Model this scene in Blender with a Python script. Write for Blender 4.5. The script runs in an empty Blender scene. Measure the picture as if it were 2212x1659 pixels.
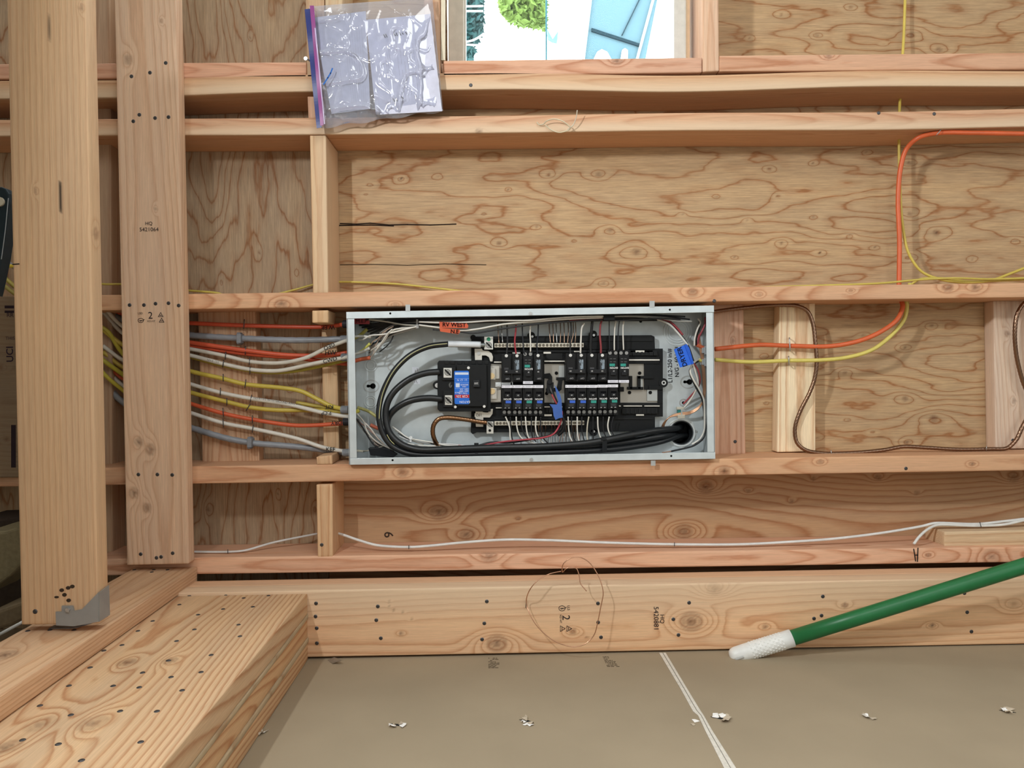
import bpy, math, random
import numpy as np
from mathutils import Vector, Matrix

# ------------------------------------------------------------------ camera, world, lights, exposure
W, H, F = 2212.0, 1659.0, 1662.0
CAM = np.array([0.0, -1.82, 0.0])
YAW, PIT, ROL = math.radians(1.194), math.radians(-1.080), math.radians(-0.737)
_fw = np.array([math.sin(YAW)*math.cos(PIT), math.cos(YAW)*math.cos(PIT), math.sin(PIT)])
_rt = np.cross(_fw, [0, 0, 1.0]); _rt /= np.linalg.norm(_rt); _up = np.cross(_rt, _fw)
RT = math.cos(ROL)*_rt + math.sin(ROL)*_up
UP = -math.sin(ROL)*_rt + math.cos(ROL)*_up
FW = _fw
sc = bpy.context.scene
C = sc.collection
cd = bpy.data.cameras.new('camera'); cam = bpy.data.objects.new('camera', cd); C.objects.link(cam)
cd.sensor_fit = 'HORIZONTAL'; cd.sensor_width = 36.0; cd.lens = 36.0*F/W; cd.clip_start = .05
cam.matrix_world = Matrix([[RT[0], UP[0], -FW[0], CAM[0]], [RT[1], UP[1], -FW[1], CAM[1]], [RT[2], UP[2], -FW[2], CAM[2]], [0, 0, 0, 1]])
sc.camera = cam

wd = bpy.data.worlds.new('sky'); sc.world = wd; wd.use_nodes = True
bg = wd.node_tree.nodes['Background']; bg.inputs[0].default_value = (.86, .96, 1, 1); bg.inputs[1].default_value = 6.5

def area(name, loc, target, size, power, color=(1, 1, 1), sy=None):
    d = bpy.data.lights.new(name, 'AREA'); d.shape = 'RECTANGLE'; d.size = size; d.size_y = sy or size
    d.energy = power; d.color = color
    o = bpy.data.objects.new(name, d); C.objects.link(o); o.location = loc
    o.rotation_euler = (Vector(target)-Vector(loc)).to_track_quat('-Z', 'Y').to_euler()
    return o
# the room's ceiling lies to the picture's left, so its flat lamp shines towards the right
area('ceiling_lamp', (-.715, -1.33, .76), (3.0, -1.0, .3), .10, 25, (.97, 1, 1.0))
area('fill_light_upper', (.45, -2.0, 1.75), (.2, 0, -.2), 1.1, 21, (.97, 1, 1.0))  # added soft fill from above; no such lamp is known in the room
area('fill_light_front', (.7, -3.2, .4), (.2, 0, -.1), 1.6, 6, (.97, 1, 1.0))  # added weak frontal fill from behind the camera, not a real fixture
area('fill_light_right', (1.9, -1.7, .6), (.5, 0, -.2), .9, 7, (.97, 1, 1.0))  # added fill from the right side, for brightening only
sc.view_settings.view_transform = 'Standard'; sc.view_settings.look = 'None'
sc.view_settings.exposure = 0.0; sc.view_settings.gamma = 1; sc.view_settings.use_curve_mapping = False

# ------------------------------------------------------------------ pixel -> world
def ray(px, py):
    return FW + RT*((px-W/2)/F) + UP*(-(py-H/2)/F)
def P(px, py, Y=0.0):
    r = ray(px, py); return CAM + r*((Y-CAM[1])/r[1])
def PZ(px, py, Z):
    r = ray(px, py); return CAM + r*((Z-CAM[2])/r[2])
def PXx(px, py, X):
    r = ray(px, py); return CAM + r*((X-CAM[0])/r[0])
def mpp(Y):            # metres per pixel at depth Y
    return (Y-CAM[1])/F

# ------------------------------------------------------------------ numpy noise
def _h(i, j, k, s):
    n = (i*374761393 + j*668265263 + k*1274126177 + s*974711) & 0xffffffff
    n = ((n ^ (n >> 13))*1274126177) & 0xffffffff
    return ((n ^ (n >> 16)) & 0xffff)/65535.0
def noise(x, y, z=0, s=0):
    x, y, z = np.broadcast_arrays(np.asarray(x, float), np.asarray(y, float), np.asarray(z, float))
    i, j, k = np.floor(x).astype(np.int64), np.floor(y).astype(np.int64), np.floor(z).astype(np.int64)
    u, v, w = x-i, y-j, z-k
    u, v, w = [t*t*(3-2*t) for t in (u, v, w)]
    r = 0
    for a in (0, 1):
        for b in (0, 1):
            for c in (0, 1):
                r = r + (u if a else 1-u)*(v if b else 1-v)*(w if c else 1-w)*_h(i+a, j+b, k+c, s)
    return r*2-1

# ------------------------------------------------------------------ materials
def newmat(name):
    m = bpy.data.materials.new(name); m.use_nodes = True
    nt = m.node_tree; b = nt.nodes['Principled BSDF']
    return m, nt, b
def N(nt, t, **kw):
    n = nt.nodes.new(t)
    for k, v in kw.items(): setattr(n, k, v)
    return n
def L(nt, a, b): nt.links.new(a, b)
def mixc(nt, fac, a, b, mode='MIX'):
    m = N(nt, 'ShaderNodeMix', data_type='RGBA', blend_type=mode)
    for sock, v in ((m.inputs[0], fac), (m.inputs[6], a), (m.inputs[7], b)):
        if hasattr(v, 'is_output'): L(nt, v, sock)
        else: sock.default_value = v
    return m.outputs[2]
def math_(nt, op, a, b=None, clamp=False):
    m = N(nt, 'ShaderNodeMath', operation=op, use_clamp=clamp)
    for i, v in enumerate((a, b)):
        if v is None: continue
        if hasattr(v, 'is_output'): L(nt, v, m.inputs[i])
        else: m.inputs[i].default_value = v
    return m.outputs[0]

def wood_material(name, ply=False):
    m, nt, b = newmat(name)
    g = N(nt, 'ShaderNodeAttribute', attribute_name='g'); k = N(nt, 'ShaderNodeAttribute', attribute_name='k')
    gl = N(nt, 'ShaderNodeAttribute', attribute_name='gl'); oi = N(nt, 'ShaderNodeObjectInfo')
    def nz(scale, detail, off=0.0, rough=.6):
        mp = N(nt, 'ShaderNodeMapping'); mp.inputs['Scale'].default_value = scale; mp.inputs['Location'].default_value = (off,)*3
        L(nt, gl.outputs['Vector'], mp.inputs[0])
        n = N(nt, 'ShaderNodeTexNoise'); n.inputs['Scale'].default_value = 1; n.inputs['Detail'].default_value = detail
        n.inputs['Roughness'].default_value = rough; L(nt, mp.outputs[0], n.inputs[0]); return n.outputs[0]
    wob = nz((18, 90, 90), 2, 3.0)
    gg = math_(nt, 'ADD', g.outputs['Fac'], math_(nt, 'MULTIPLY', wob, .30 if ply else .30))
    fr = math_(nt, 'FRACT', gg)
    rp = N(nt, 'ShaderNodeValToRGB'); e = rp.color_ramp.elements
    if ply:
        pos = ((0, .78), (.05, .30), (.30, .04), (.62, 0), (.86, .22), (.97, 1.0), (1, .8))
    else:
        pos = ((0, .45), (.08, .06), (.5, .04), (.78, .55), (.92, 1.0), (1, .5))
    e[0].position = 0; e[0].color = (pos[0][1],)*3+(1,)
    e[1].position = 1; e[1].color = (pos[-1][1],)*3+(1,)
    for p, v in pos[1:-1]:
        x = e.new(p); x.color = (v, v, v, 1)
    L(nt, fr, rp.inputs[0])
    patch = nz((2.2, 9, 9), 3, 11.0)
    ringamt = math_(nt, 'MULTIPLY', rp.outputs[0], math_(nt, 'MULTIPLY', oi.outputs['Alpha'], math_(nt, 'ADD', math_(nt, 'MULTIPLY', patch, 1.0), .55)), True)
    base = oi.outputs['Color']
    late = mixc(nt, 1.0, base, (.66, .44, .31, 1) if ply else (.72, .54, .44, 1), 'MULTIPLY')
    c = mixc(nt, ringamt, base, late)
    # broad tint drift (heartwood / sapwood) and fine fibres
    c = mixc(nt, math_(nt, 'MULTIPLY', math_(nt, 'SUBTRACT', nz((1.3, 14, 14), 2, 31.0), .42, True), 1.5, True), c, mixc(nt, 1.0, c, (1.22, 1.16, 1.02, 1), 'MULTIPLY'))
    fib = nz((14, 520, 520) if not ply else (15, 330, 330), 3, 7.0, .75)
    fr2 = N(nt, 'ShaderNodeMapRange'); fr2.inputs[1].default_value = .3; fr2.inputs[2].default_value = .7
    fr2.inputs[3].default_value = .72 if ply else .87; fr2.inputs[4].default_value = 1.10; L(nt, fib, fr2.inputs[0])
    v = N(nt, 'ShaderNodeCombineColor'); [L(nt, fr2.outputs[0], v.inputs[i]) for i in range(3)]
    c = mixc(nt, 1.0, c, v.outputs[0], 'MULTIPLY')
    s = N(nt, 'ShaderNodeAttribute', attribute_name='sap')
    c = mixc(nt, math_(nt, 'MULTIPLY', s.outputs['Fac'], .72), c, (.73, .57, .40, 1))
    c = mixc(nt, math_(nt, 'MULTIPLY', k.outputs['Fac'], .85, True), c, (.125, .052, .026, 1))
    dd = N(nt, 'ShaderNodeAttribute', attribute_name='dk')
    c = mixc(nt, dd.outputs['Fac'], c, (.010, .006, .005, 1))
    L(nt, c, b.inputs['Base Color']); b.inputs['Roughness'].default_value = .62
    b.inputs['Specular IOR Level'].default_value = .28
    bp = N(nt, 'ShaderNodeBump'); bp.inputs['Strength'].default_value = .18; bp.inputs['Distance'].default_value = .0012
    L(nt, math_(nt, 'ADD', fib, math_(nt, 'MULTIPLY', rp.outputs[0], .5)), bp.inputs['Height']); L(nt, bp.outputs[0], b.inputs['Normal'])
    return m
M = {'wood': wood_material('sawn_fir'), 'ply': wood_material('fir_plywood', True)}

def obj_mat(name, rough=.5, metal=0.0, spec=.5, nscale=None, namt=.12, bump=0, aniso=False):
    m, nt, b = newmat(name)
    oi = N(nt, 'ShaderNodeObjectInfo'); c = oi.outputs['Color']
    if nscale:
        tc = N(nt, 'ShaderNodeTexCoord'); n = N(nt, 'ShaderNodeTexNoise'); n.inputs['Scale'].default_value = nscale; n.inputs['Detail'].default_value = 5
        L(nt, tc.outputs['Object'], n.inputs[0])
        mr = N(nt, 'ShaderNodeMapRange'); mr.inputs[1].default_value = .3; mr.inputs[2].default_value = .7
        mr.inputs[3].default_value = 1-namt; mr.inputs[4].default_value = 1+namt*.6; L(nt, n.outputs[0], mr.inputs[0])
        v = N(nt, 'ShaderNodeCombineColor'); [L(nt, mr.outputs[0], v.inputs[i]) for i in range(3)]
        c = mixc(nt, 1.0, c, v.outputs[0], 'MULTIPLY')
        if bump:
            bp = N(nt, 'ShaderNodeBump'); bp.inputs['Strength'].default_value = bump; bp.inputs['Distance'].default_value = .002
            L(nt, n.outputs[0], bp.inputs['Height']); L(nt, bp.outputs[0], b.inputs['Normal'])
    L(nt, c, b.inputs['Base Color']); b.inputs['Roughness'].default_value = rough; b.inputs['Metallic'].default_value = metal
    b.inputs['Specular IOR Level'].default_value = spec
    return m
M['paint'] = obj_mat('matt_finish', .6, 0, .3, 60, .08)
M['flat'] = obj_mat('ink', .9, 0, .05)
M['plastic'] = obj_mat('black_plastic', .55, 0, .22, 90, .1)
M['sheath'] = obj_mat('cable_sheath', .38, 0, .45, 35, .10)
M['rubber'] = obj_mat('thick_cable_sheath', .36, 0, .5, 120, .12)
M['steel'] = obj_mat('galvanised_steel', .42, .30, .5, 22, .12, .05)
M['bright'] = obj_mat('plated_metal', .42, .8, .5)
M['copper'] = obj_mat('copper', .28, 1.0, .5)
M['dry'] = obj_mat('drywall_paper', .85, 0, .15, 5.0, .07, .03)
M['torn'] = obj_mat('torn_paper', .9, 0, .1, 120, .12, .3)
M['leaf'] = obj_mat('leaf', .7, 0, .2, 3, .3)

def glass(name, tint=(1, 1, 1, 1), gl=.1, tr=.9, rough=.03):
    m, nt, b = newmat(name)
    out = nt.nodes['Material Output']
    t = N(nt, 'ShaderNodeBsdfTransparent'); t.inputs[0].default_value = tint
    g = N(nt, 'ShaderNodeBsdfGlossy'); g.inputs['Roughness'].default_value = rough
    d = N(nt, 'ShaderNodeBsdfDiffuse'); d.inputs[0].default_value = (.75, .78, .88, 1)
    fz = N(nt, 'ShaderNodeFresnel'); fz.inputs[0].default_value = 1.45
    m1 = N(nt, 'ShaderNodeMixShader'); m1.inputs[0].default_value = 1-tr; L(nt, t.outputs[0], m1.inputs[1]); L(nt, d.outputs[0], m1.inputs[2])
    m2 = N(nt, 'ShaderNodeMixShader'); f = math_(nt, 'ADD', fz.outputs[0], gl); L(nt, f, m2.inputs[0])
    L(nt, m1.outputs[0], m2.inputs[1]); L(nt, g.outputs[0], m2.inputs[2]); L(nt, m2.outputs[0], out.inputs[0])
    return m
M['glass'] = glass('window_glass', (1, 1, 1, 1), -.032, .995)
M['film'] = glass('clear_plastic_film', (.93, .94, .98, 1), .08, .82, .11)

# ------------------------------------------------------------------ object helpers
WL = {}      # world location of each object
def tag(o, label=None, cat=None, group=None, kind=None):
    if label: o['label'] = label
    if cat: o['category'] = cat
    if group: o['group'] = group
    if kind: o['kind'] = kind
    return o
def link(o, loc, parent=None):
    C.objects.link(o); WL[o.name] = np.array(loc, float)
    if parent is not None:
        o.parent = parent; o.location = Vector(WL[o.name]-WL[parent.name])
    else: o.location = Vector(loc)
    return o
def empty(name, loc, label, cat, group=None):
    o = bpy.data.objects.new(name, None); o.empty_display_size = .01
    return tag(link(o, loc), label, cat, group)
def mk(name, V, Fc, mat, col=(.8, .8, .8, 1), parent=None, smooth=False, bevel=0, attrs=None, loc=None):
    V = np.asarray(V, float).reshape(-1, 3)
    c = V.mean(axis=0) if loc is None else np.array(loc, float)
    me = bpy.data.meshes.new(name)
    if isinstance(Fc, np.ndarray) and Fc.ndim == 2:
        n, q = Fc.shape
        me.vertices.add(len(V)); me.vertices.foreach_set('co', (V-c).astype(np.float32).ravel())
        me.loops.add(n*q); me.loops.foreach_set('vertex_index', Fc.astype(np.int32).ravel())
        me.polygons.add(n); me.polygons.foreach_set('loop_start', np.arange(n, dtype=np.int32)*q)
        me.update(calc_edges=True)
    else:
        me.from_pydata([tuple(v) for v in (V-c)], [], [tuple(int(i) for i in f) for f in Fc])
    for nm, (t, data) in (attrs or {}).items():
        a = me.attributes.new(nm, t, 'POINT')
        a.data.foreach_set('vector' if t == 'FLOAT_VECTOR' else 'value', np.asarray(data, np.float32).ravel())
    if smooth: me.polygons.foreach_set('use_smooth', [True]*len(me.polygons))
    me.validate()
    me.materials.append(M[mat] if isinstance(mat, str) else mat)
    o = bpy.data.objects.new(name, me); o.color = tuple(col) if len(col) == 4 else tuple(col)+(1,)
    if bevel:
        b = o.modifiers.new('bevel', 'BEVEL'); b.width = bevel; b.segments = 2; b.limit_method = 'ANGLE'
    return link(o, c, parent)

BOXF = [(0, 1, 2, 3), (7, 6, 5, 4), (0, 4, 5, 1), (1, 5, 6, 2), (2, 6, 7, 3), (3, 7, 4, 0)]
class MB:
    """collects shapes that make up one mesh"""
    def __init__(s): s.V = []; s.F = []; s.n = 0
    def add(s, V, Fc):
        V = np.asarray(V, float).reshape(-1, 3)
        s.V.append(V); s.F += [tuple(int(i)+s.n for i in f) for f in Fc]; s.n += len(V); return s
    def quad(s, pts, Y0, Y1):      # prism from pixel polygon at depth Y0, straight back to Y1
        a = np.array([P(x, y, Y0) for x, y in pts]); n = len(a); b = a.copy(); b[:, 1] = Y1
        # order: counter-clockwise seen from the camera
        area2 = sum(pts[i][0]*pts[(i+1) % n][1]-pts[(i+1) % n][0]*pts[i][1] for i in range(n))
        if area2 > 0: a, b = a[::-1], b[::-1]
        Fc = [tuple(range(n)), tuple(range(2*n-1, n-1, -1))]+[(i, i+n, (i+1) % n+n, (i+1) % n) for i in range(n)]
        return s.add(np.vstack([a, b]), Fc)
    def rect(s, x0, y0, x1, y1, Y0, Y1):
        return s.quad([(x0, y0), (x1, y0), (x1, y1), (x0, y1)], Y0, Y1)
    def wbox(s, lo, hi):
        (x0, y0, z0), (x1, y1, z1) = lo, hi
        V = [(x0, y0, z1), (x0, y0, z0), (x1, y0, z0), (x1, y0, z1), (x0, y1, z1), (x0, y1, z0), (x1, y1, z0), (x1, y1, z1)]
        return s.add(V, BOXF)
    def disc(s, px, py, r, Y0, Y1, n=16, rx=None, inner=None):
        o = P(px, py, Y0); m = mpp(Y0); R = r*m; RX = (rx or r)*m
        t = np.linspace(0, 2*np.pi, n, endpoint=False)
        a = np.stack([o[0]+RX*np.cos(t), np.full(n, Y0), o[2]+R*np.sin(t)], 1); b = a.copy(); b[:, 1] = Y1
        if inner is None:
            return s.add(np.vstack([a, b]), [tuple(range(n)), tuple(range(2*n-1, n-1, -1))]+[(i, i+n, (i+1) % n+n, (i+1) % n) for i in range(n)])
        q = inner/r
        a2 = np.stack([o[0]+RX*q*np.cos(t), np.full(n, Y0), o[2]+R*q*np.sin(t)], 1); b2 = a2.copy(); b2[:, 1] = Y1
        Fc = []
        for i in range(n):
            j = (i+1) % n
            Fc += [(i, j, 2*n+j, 2*n+i), (i+n, 3*n+i, 3*n+j, j+n), (i, i+n, j+n, j), (2*n+i, 2*n+j, 3*n+j, 3*n+i)]
        return s.add(np.vstack([a, b, a2, b2]), Fc)
    def tube(s, pts, r, n=8, **kw):
        V, Fc = tube_geo(pts, r, n, **kw); return s.add(V, Fc)
    def build(s, name, mat, col=(.8, .8, .8), parent=None, **kw):
        return mk(name, np.vstack(s.V), s.F, mat, col, parent, **kw)

def catmull(pts, per=8):
    p = np.asarray(pts, float)
    if len(p) < 3: 
        t = np.linspace(0, 1, per+1)[:, None]; return p[0]*(1-t)+p[1]*t
    q = np.vstack([2*p[0]-p[1], p, 2*p[-1]-p[-2]]); out = []
    for i in range(1, len(q)-2):
        # centripetal-ish: plain Catmull-Rom with chord-limited tangents
        d = np.linalg.norm(q[i+1]-q[i]); d0 = max(np.linalg.norm(q[i]-q[i-1]), 1e-9); d2 = max(np.linalg.norm(q[i+2]-q[i+1]), 1e-9)
        m0 = ((q[i]-q[i-1])/d0*d + (q[i+1]-q[i]))/2*min(1, 2*d0/(d+d0)) if True else 0
        m1 = ((q[i+2]-q[i+1])/d2*d + (q[i+1]-q[i]))/2*min(1, 2*d2/(d+d2))
        t = np.linspace(0, 1, per, endpoint=False)[:, None]
        out.append((2*t**3-3*t**2+1)*q[i]+(t**3-2*t**2+t)*m0+(-2*t**3+3*t**2)*q[i+1]+(t**3-t**2)*m1)
    out.append(p[-1][None]); return np.vstack(out)
def tube_geo(pts, r, n=8, flat=1.0, lobes=0, amp=.1, pitch=.05, per=8, taper=False):
    """sweep; flat = width of the profile along the wall over its depth; lobes = twisted strands"""
    p = catmull(pts, per)
    if lobes:   # resample finely
        s = np.r_[0, np.cumsum(np.linalg.norm(np.diff(p, axis=0), axis=1))]; m = int(s[-1]/(pitch/lobes/3.0))+2
        u = np.linspace(0, s[-1], m); p = np.stack([np.interp(u, s, p[:, i]) for i in range(3)], 1)
    s = np.r_[0, np.cumsum(np.linalg.norm(np.diff(p, axis=0), axis=1))]
    t = np.gradient(p, axis=0); t /= np.linalg.norm(t, axis=1)[:, None]+1e-12
    nrm = np.cross(t, [0, 1.0, 0]); ln = np.linalg.norm(nrm, axis=1)[:, None]; nrm = np.where(ln > .15, nrm/(ln+1e-9), [0, 0, 1.0])
    nrm -= t*np.sum(nrm*t, axis=1)[:, None]; nrm /= np.linalg.norm(nrm, axis=1)[:, None]
    bn = np.cross(t, nrm); th = np.linspace(0, 2*np.pi, n, endpoint=False)
    rr = np.full((len(p), n), float(r))
    if lobes: rr = r*(1+amp*(np.abs(np.cos(lobes/2*th[None, :]-s[:, None]*np.pi*lobes/pitch))-.6))
    V = p[:, None]+nrm[:, None]*(np.cos(th)[None, :, None]*rr[..., None]*flat)+bn[:, None]*(np.sin(th)[None, :, None]*rr[..., None])
    Fc = []
    for i in range(len(p)-1):
        for j in range(n):
            Fc.append((i*n+j, i*n+(j+1) % n, (i+1)*n+(j+1) % n, (i+1)*n+j))
    Fc += [tuple(range(n-1, -1, -1)), tuple(range((len(p)-1)*n, len(p)*n))]
    return V.reshape(-1, 3), Fc
def path(pts, Y=None):
    return [P(p[0], p[1], p[2] if len(p) > 2 else Y) for p in pts]
def wire(name, pts, rpx, col, label, cat='wire', Y=.03, mat='sheath', group=None, parent=None, **kw):
    if pts[-1][0] in (2300, 2320): pts = list(pts)+[(pts[-1][0]+350, pts[-1][1]-4)+tuple(pts[-1][2:]), (pts[-1][0]+750, pts[-1][1]-10)+tuple(pts[-1][2:])]
    pp = path(pts, Y); ym = np.mean([q[1] for q in pp]); r = rpx*mpp(ym)
    V, Fc = tube_geo(pp, r, kw.pop('n', 8), **kw)
    o = mk(name, V, Fc, mat, col, parent, smooth=True)
    return tag(o, label, cat, group) if parent is None else o

def text(body, px, py, size, Y, col=(.02, .02, .02), rot=0, parent=None, name='lettering', mat='flat', thick=0, spacing=1.0, squash=1.0):
    cu = bpy.data.curves.new('t', 'FONT'); cu.body = body; cu.size = size*mpp(Y)*1.38; cu.align_x = 'CENTER'; cu.align_y = 'CENTER'
    cu.offset = thick*mpp(Y); cu.space_character = spacing; cu.resolution_u = 3
    t = bpy.data.objects.new('t', cu); me = bpy.data.meshes.new_from_object(t)
    n = len(me.vertices); v = np.empty(n*3, np.float32); me.vertices.foreach_get('co', v); v = v.reshape(-1, 3)
    Fc = [tuple(p.vertices) for p in me.polygons]
    bpy.data.objects.remove(t); bpy.data.curves.remove(cu); bpy.data.meshes.remove(me)
    if not n: return None
    a = math.radians(rot); x = v[:, 0]*squash*math.cos(a)-v[:, 1]*math.sin(a); z = v[:, 0]*squash*math.sin(a)+v[:, 1]*math.cos(a)
    o = P(px, py, Y)
    return mk(name, np.stack([o[0]+x, np.full(n, Y-.0003), o[2]+z], 1), Fc, mat, col, parent)
def ink(strokes, Y, w, col=(.02, .02, .02), parent=None, name='handwriting'):
    b = MB()
    for s in strokes:
        for (x0, y0), (x1, y1) in zip(s[:-1], s[1:]):
            d = math.hypot(x1-x0, y1-y0) or 1; nx, ny = -(y1-y0)/d*w/2, (x1-x0)/d*w/2; ex, ey = (x1-x0)/d*w*.35, (y1-y0)/d*w*.35
            b.quad([(x0-ex+nx, y0-ey+ny), (x1+ex+nx, y1+ey+ny), (x1+ex-nx, y1+ey-ny), (x0-ex-nx, y0-ey-ny)], Y-.0004, Y)
    return b.build(name, 'flat', col, parent)

# ------------------------------------------------------------------ lumber
def lattice(corn, n, ny, r=.0022):
    """closed gridded hexahedron; corn[i][j][k] world corners, n = cell counts along L, a, b"""
    c = np.array(corn, float); size = [np.linalg.norm(c[1, 0, 0]-c[0, 0, 0]), np.linalg.norm(c[0, 1, 0]-c[0, 0, 0]), np.linalg.norm(c[0, 0, 1]-c[0, 0, 0])]
    ts = []
    for m, s in zip(n, size):
        rr = min(r/s, .2); ts.append(np.r_[0, np.linspace(rr, 1-rr, max(m, 1)+1), 1])
    nn = [len(t) for t in ts]; tris = []; keys = []
    for ax in range(3):
        o1, o2 = [(1, 2), (2, 0), (0, 1)][ax]
        for side in (0, nn[ax]-1):
            A, B = np.meshgrid(np.arange(nn[o1]), np.arange(nn[o2]), indexing='ij')
            idx = np.zeros((3,)+A.shape, int); idx[ax] = side; idx[o1] = A; idx[o2] = B
            key = (idx[0]*nn[1]+idx[1])*nn[2]+idx[2]
            q = np.stack([key[:-1, :-1], key[1:, :-1], key[1:, 1:], key[:-1, 1:]], -1).reshape(-1, 4)
            keys.append(q if side else q[:, ::-1])
    Q = np.vstack(keys); u, inv = np.unique(Q, return_inverse=True); Q = inv.reshape(-1, 4)
    I = np.stack([u//(nn[1]*nn[2]), (u//nn[2]) % nn[1], u % nn[2]], 1)
    T = np.stack([ts[a][I[:, a]] for a in range(3)], 1)
    edge = np.stack([(I[:, a] == 0) | (I[:, a] == nn[a]-1) for a in range(3)], 1); cnt = edge.sum(1)
    Tm = T.copy()
    for a in range(3):     # ease the arrises
        sel = (cnt >= 2) & edge[:, a]; rr = min(r/size[a], .2)*.32
        Tm[sel, a] = np.where(T[sel, a] == 0, rr, 1-rr)
    def tri(T):
        x, y, z = T[:, 0:1], T[:, 1:2], T[:, 2:3]; out = 0
        for i in (0, 1):
            for j in (0, 1):
                for k in (0, 1):
                    out = out+(x if i else 1-x)*(y if j else 1-y)*(z if k else 1-z)*c[i, j, k]
        return out
    V = tri(Tm)
    # handedness
    e = np.linalg.det(np.stack([c[1, 0, 0]-c[0, 0, 0], c[0, 1, 0]-c[0, 0, 0], c[0, 0, 1]-c[0, 0, 0]]))
    if e < 0: Q = Q[:, ::-1]
    return V, Q, T, size
FIR = (.640, .372, .225); PALE = (.70, .48, .31); PINK = (.60, .335, .215); TAN = (.62, .39, .23)
def board(name, corn, label=None, cat='wooden board', col=FIR, ring=.55, pith=(.5, .9), freq=230, tilt=0, knots=(), nails=(), sap=None, seed=0,
          parent=None, group=None, cell=.0055, mat='wood', dents=(), kind=None, warp=1.0, nail_n=None, bend=0, slits=()):
    c = np.array(corn, float)
    size = [np.linalg.norm(c[1, 0, 0]-c[0, 0, 0]), np.linalg.norm(c[0, 1, 0]-c[0, 0, 0]), np.linalg.norm(c[0, 0, 1]-c[0, 0, 0])]
    n = [max(2, int(size[0]/cell)), max(2, int(size[1]/(cell*.8))), max(1, int(size[2]/(cell*1.5)))]
    V, Q, T, size = lattice(c, n, 0)
    Lh = (c[1, 0, 0]-c[0, 0, 0])/size[0]; ah = (c[0, 1, 0]-c[0, 0, 0])/size[1]; bh = (c[0, 0, 1]-c[0, 0, 0])/size[2]
    Lc, a, b = T[:, 0]*size[0], T[:, 1]*size[1], T[:, 2]*size[2]
    if mat == 'wood':
        a0 = pith[0]*size[1]; b0 = pith[1]*size[1]
        wob = noise(Lc*1.3, a*3, b*3, seed)*.012*warp+noise(Lc*4.5, a*9, b*9, seed+5)*.0022*warp
        g = np.sqrt((a-a0-tilt*(Lc-size[0]/2))**2+(b-b0)**2+1e-6)*freq+wob*freq
    else:
        Lw = V@Lh; aw = V@ah
        g = 2.3*noise(Lw*1.6, aw*7, 0, seed)*warp+1.25*noise(Lw*4.2, aw*17, 0, seed+3)*warp+.30*noise(Lw*12, aw*45, 0, seed+9)*warp+.12*noise(Lw*30, aw*110, 0, seed+10)+aw*freq
    k = np.zeros(len(V)); dk = np.zeros(len(V))
    for kn in knots:
        K, r = np.array(kn[0]), kn[1]; amp = kn[2] if len(kn) > 2 else (2.3 if mat == 'wood' else (1.9 if r > .0055 else 1.1)); dark = kn[3] if len(kn) > 3 else .8
        d = V-K; dl = d@Lh; da = np.linalg.norm(d-dl[:, None]*Lh, axis=1)
        g += amp*np.exp(-(dl/(3.4*r))**2-(da/(1.7*r))**2)
        e = np.sqrt((dl/1.15)**2+da**2)/(r if mat == 'wood' else r*.62)
        k = np.maximum(k, dark*np.clip(1.35-e, 0, 1)**.7*(.72+.28*np.cos(e*14)))
        k = np.maximum(k, (.5 if mat == 'wood' else .22)*dark*np.exp(-((e-1.15)/.22)**2))
        dk = np.maximum(dk, .75*dark*np.clip(1-e/.33, 0, 1))
    for S, ln, wd_ in slits:
        d = V-np.array(S); dl = d@Lh; da = np.linalg.norm(d-dl[:, None]*Lh, axis=1)
        dk = np.maximum(dk, np.clip(1.3-da/(wd_*np.clip(1-(dl/ln)**2, 0.001, 1)), 0, 1)*(np.abs(dl) < ln))
    sp = np.zeros(len(V))
    if sap is not None:
        lo, hi = sap; av = T[:, 1]+.10*noise(Lc*1.5, 0, 0, seed+2)
        sp = np.clip((av-lo)/(hi-lo), 0, 1)*(np.clip(1.25-b/.006, 0, 1) if hi > lo and hi < 1.2 else 1)
    if bend: V = V+ah*(bend*noise(Lc*2.2, 0, 0, seed+8)*size[1])[:, None]
    random.seed(seed); off = random.random()*9
    at = {'g': ('FLOAT', g+seed*.37), 'k': ('FLOAT', k), 'dk': ('FLOAT', dk), 'sap': ('FLOAT', sp), 'gl': ('FLOAT_VECTOR', np.stack([Lc+off, a+off, b+off], 1) if mat == 'wood' else np.stack([V@Lh+off, V@ah+off, V@bh], 1))}
    tn = (1.02, 1.06, 1.08) if mat == 'wood' else (1.02, 1.07, 1.10)
    o = mk(name, V, Q, mat, (col[0], col[1]*tn[1], col[2]*tn[2], ring), parent, attrs=at)
    if parent is None: tag(o, label, cat if not kind else (cat or 'wall'), group, kind)
    for q in nails: nail(o, q, nail_n)
    return o
NAILME = {}
def nail(parent, q, normal=None, r=None):
    """a driven nail head on the face of a board; q = world point (or px,py,Y)"""
    key = 'z' if normal == 'z' else 'y'; rr = .0042
    if key not in NAILME:
        b = MB(); n = 12; t = np.linspace(0, 2*np.pi, n, endpoint=False)
        rings = [(.0001, .0012), (.0030, .0012), (.0042, .0004), (.0046, -.0010)]
        V = []; Fc = []
        for R_, h in rings:
            for x in t: V.append((R_*math.cos(x), -h, R_*math.sin(x)) if key == 'y' else (R_*math.cos(x), R_*math.sin(x), h))
        for i in range(3):
            for j in range(n):
                f = (i*n+j, i*n+(j+1) % n, (i+1)*n+(j+1) % n, (i+1)*n+j); Fc.append(f if key == 'y' else f[::-1])
        me = bpy.data.meshes.new('nail_head'); me.from_pydata(V, [], Fc); me.materials.append(M['bright']); NAILME[key] = me
    o = bpy.data.objects.new('nail_head', NAILME[key]); o.color = (.09, .09, .095, 1)
    return link(o, q, parent)
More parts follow.
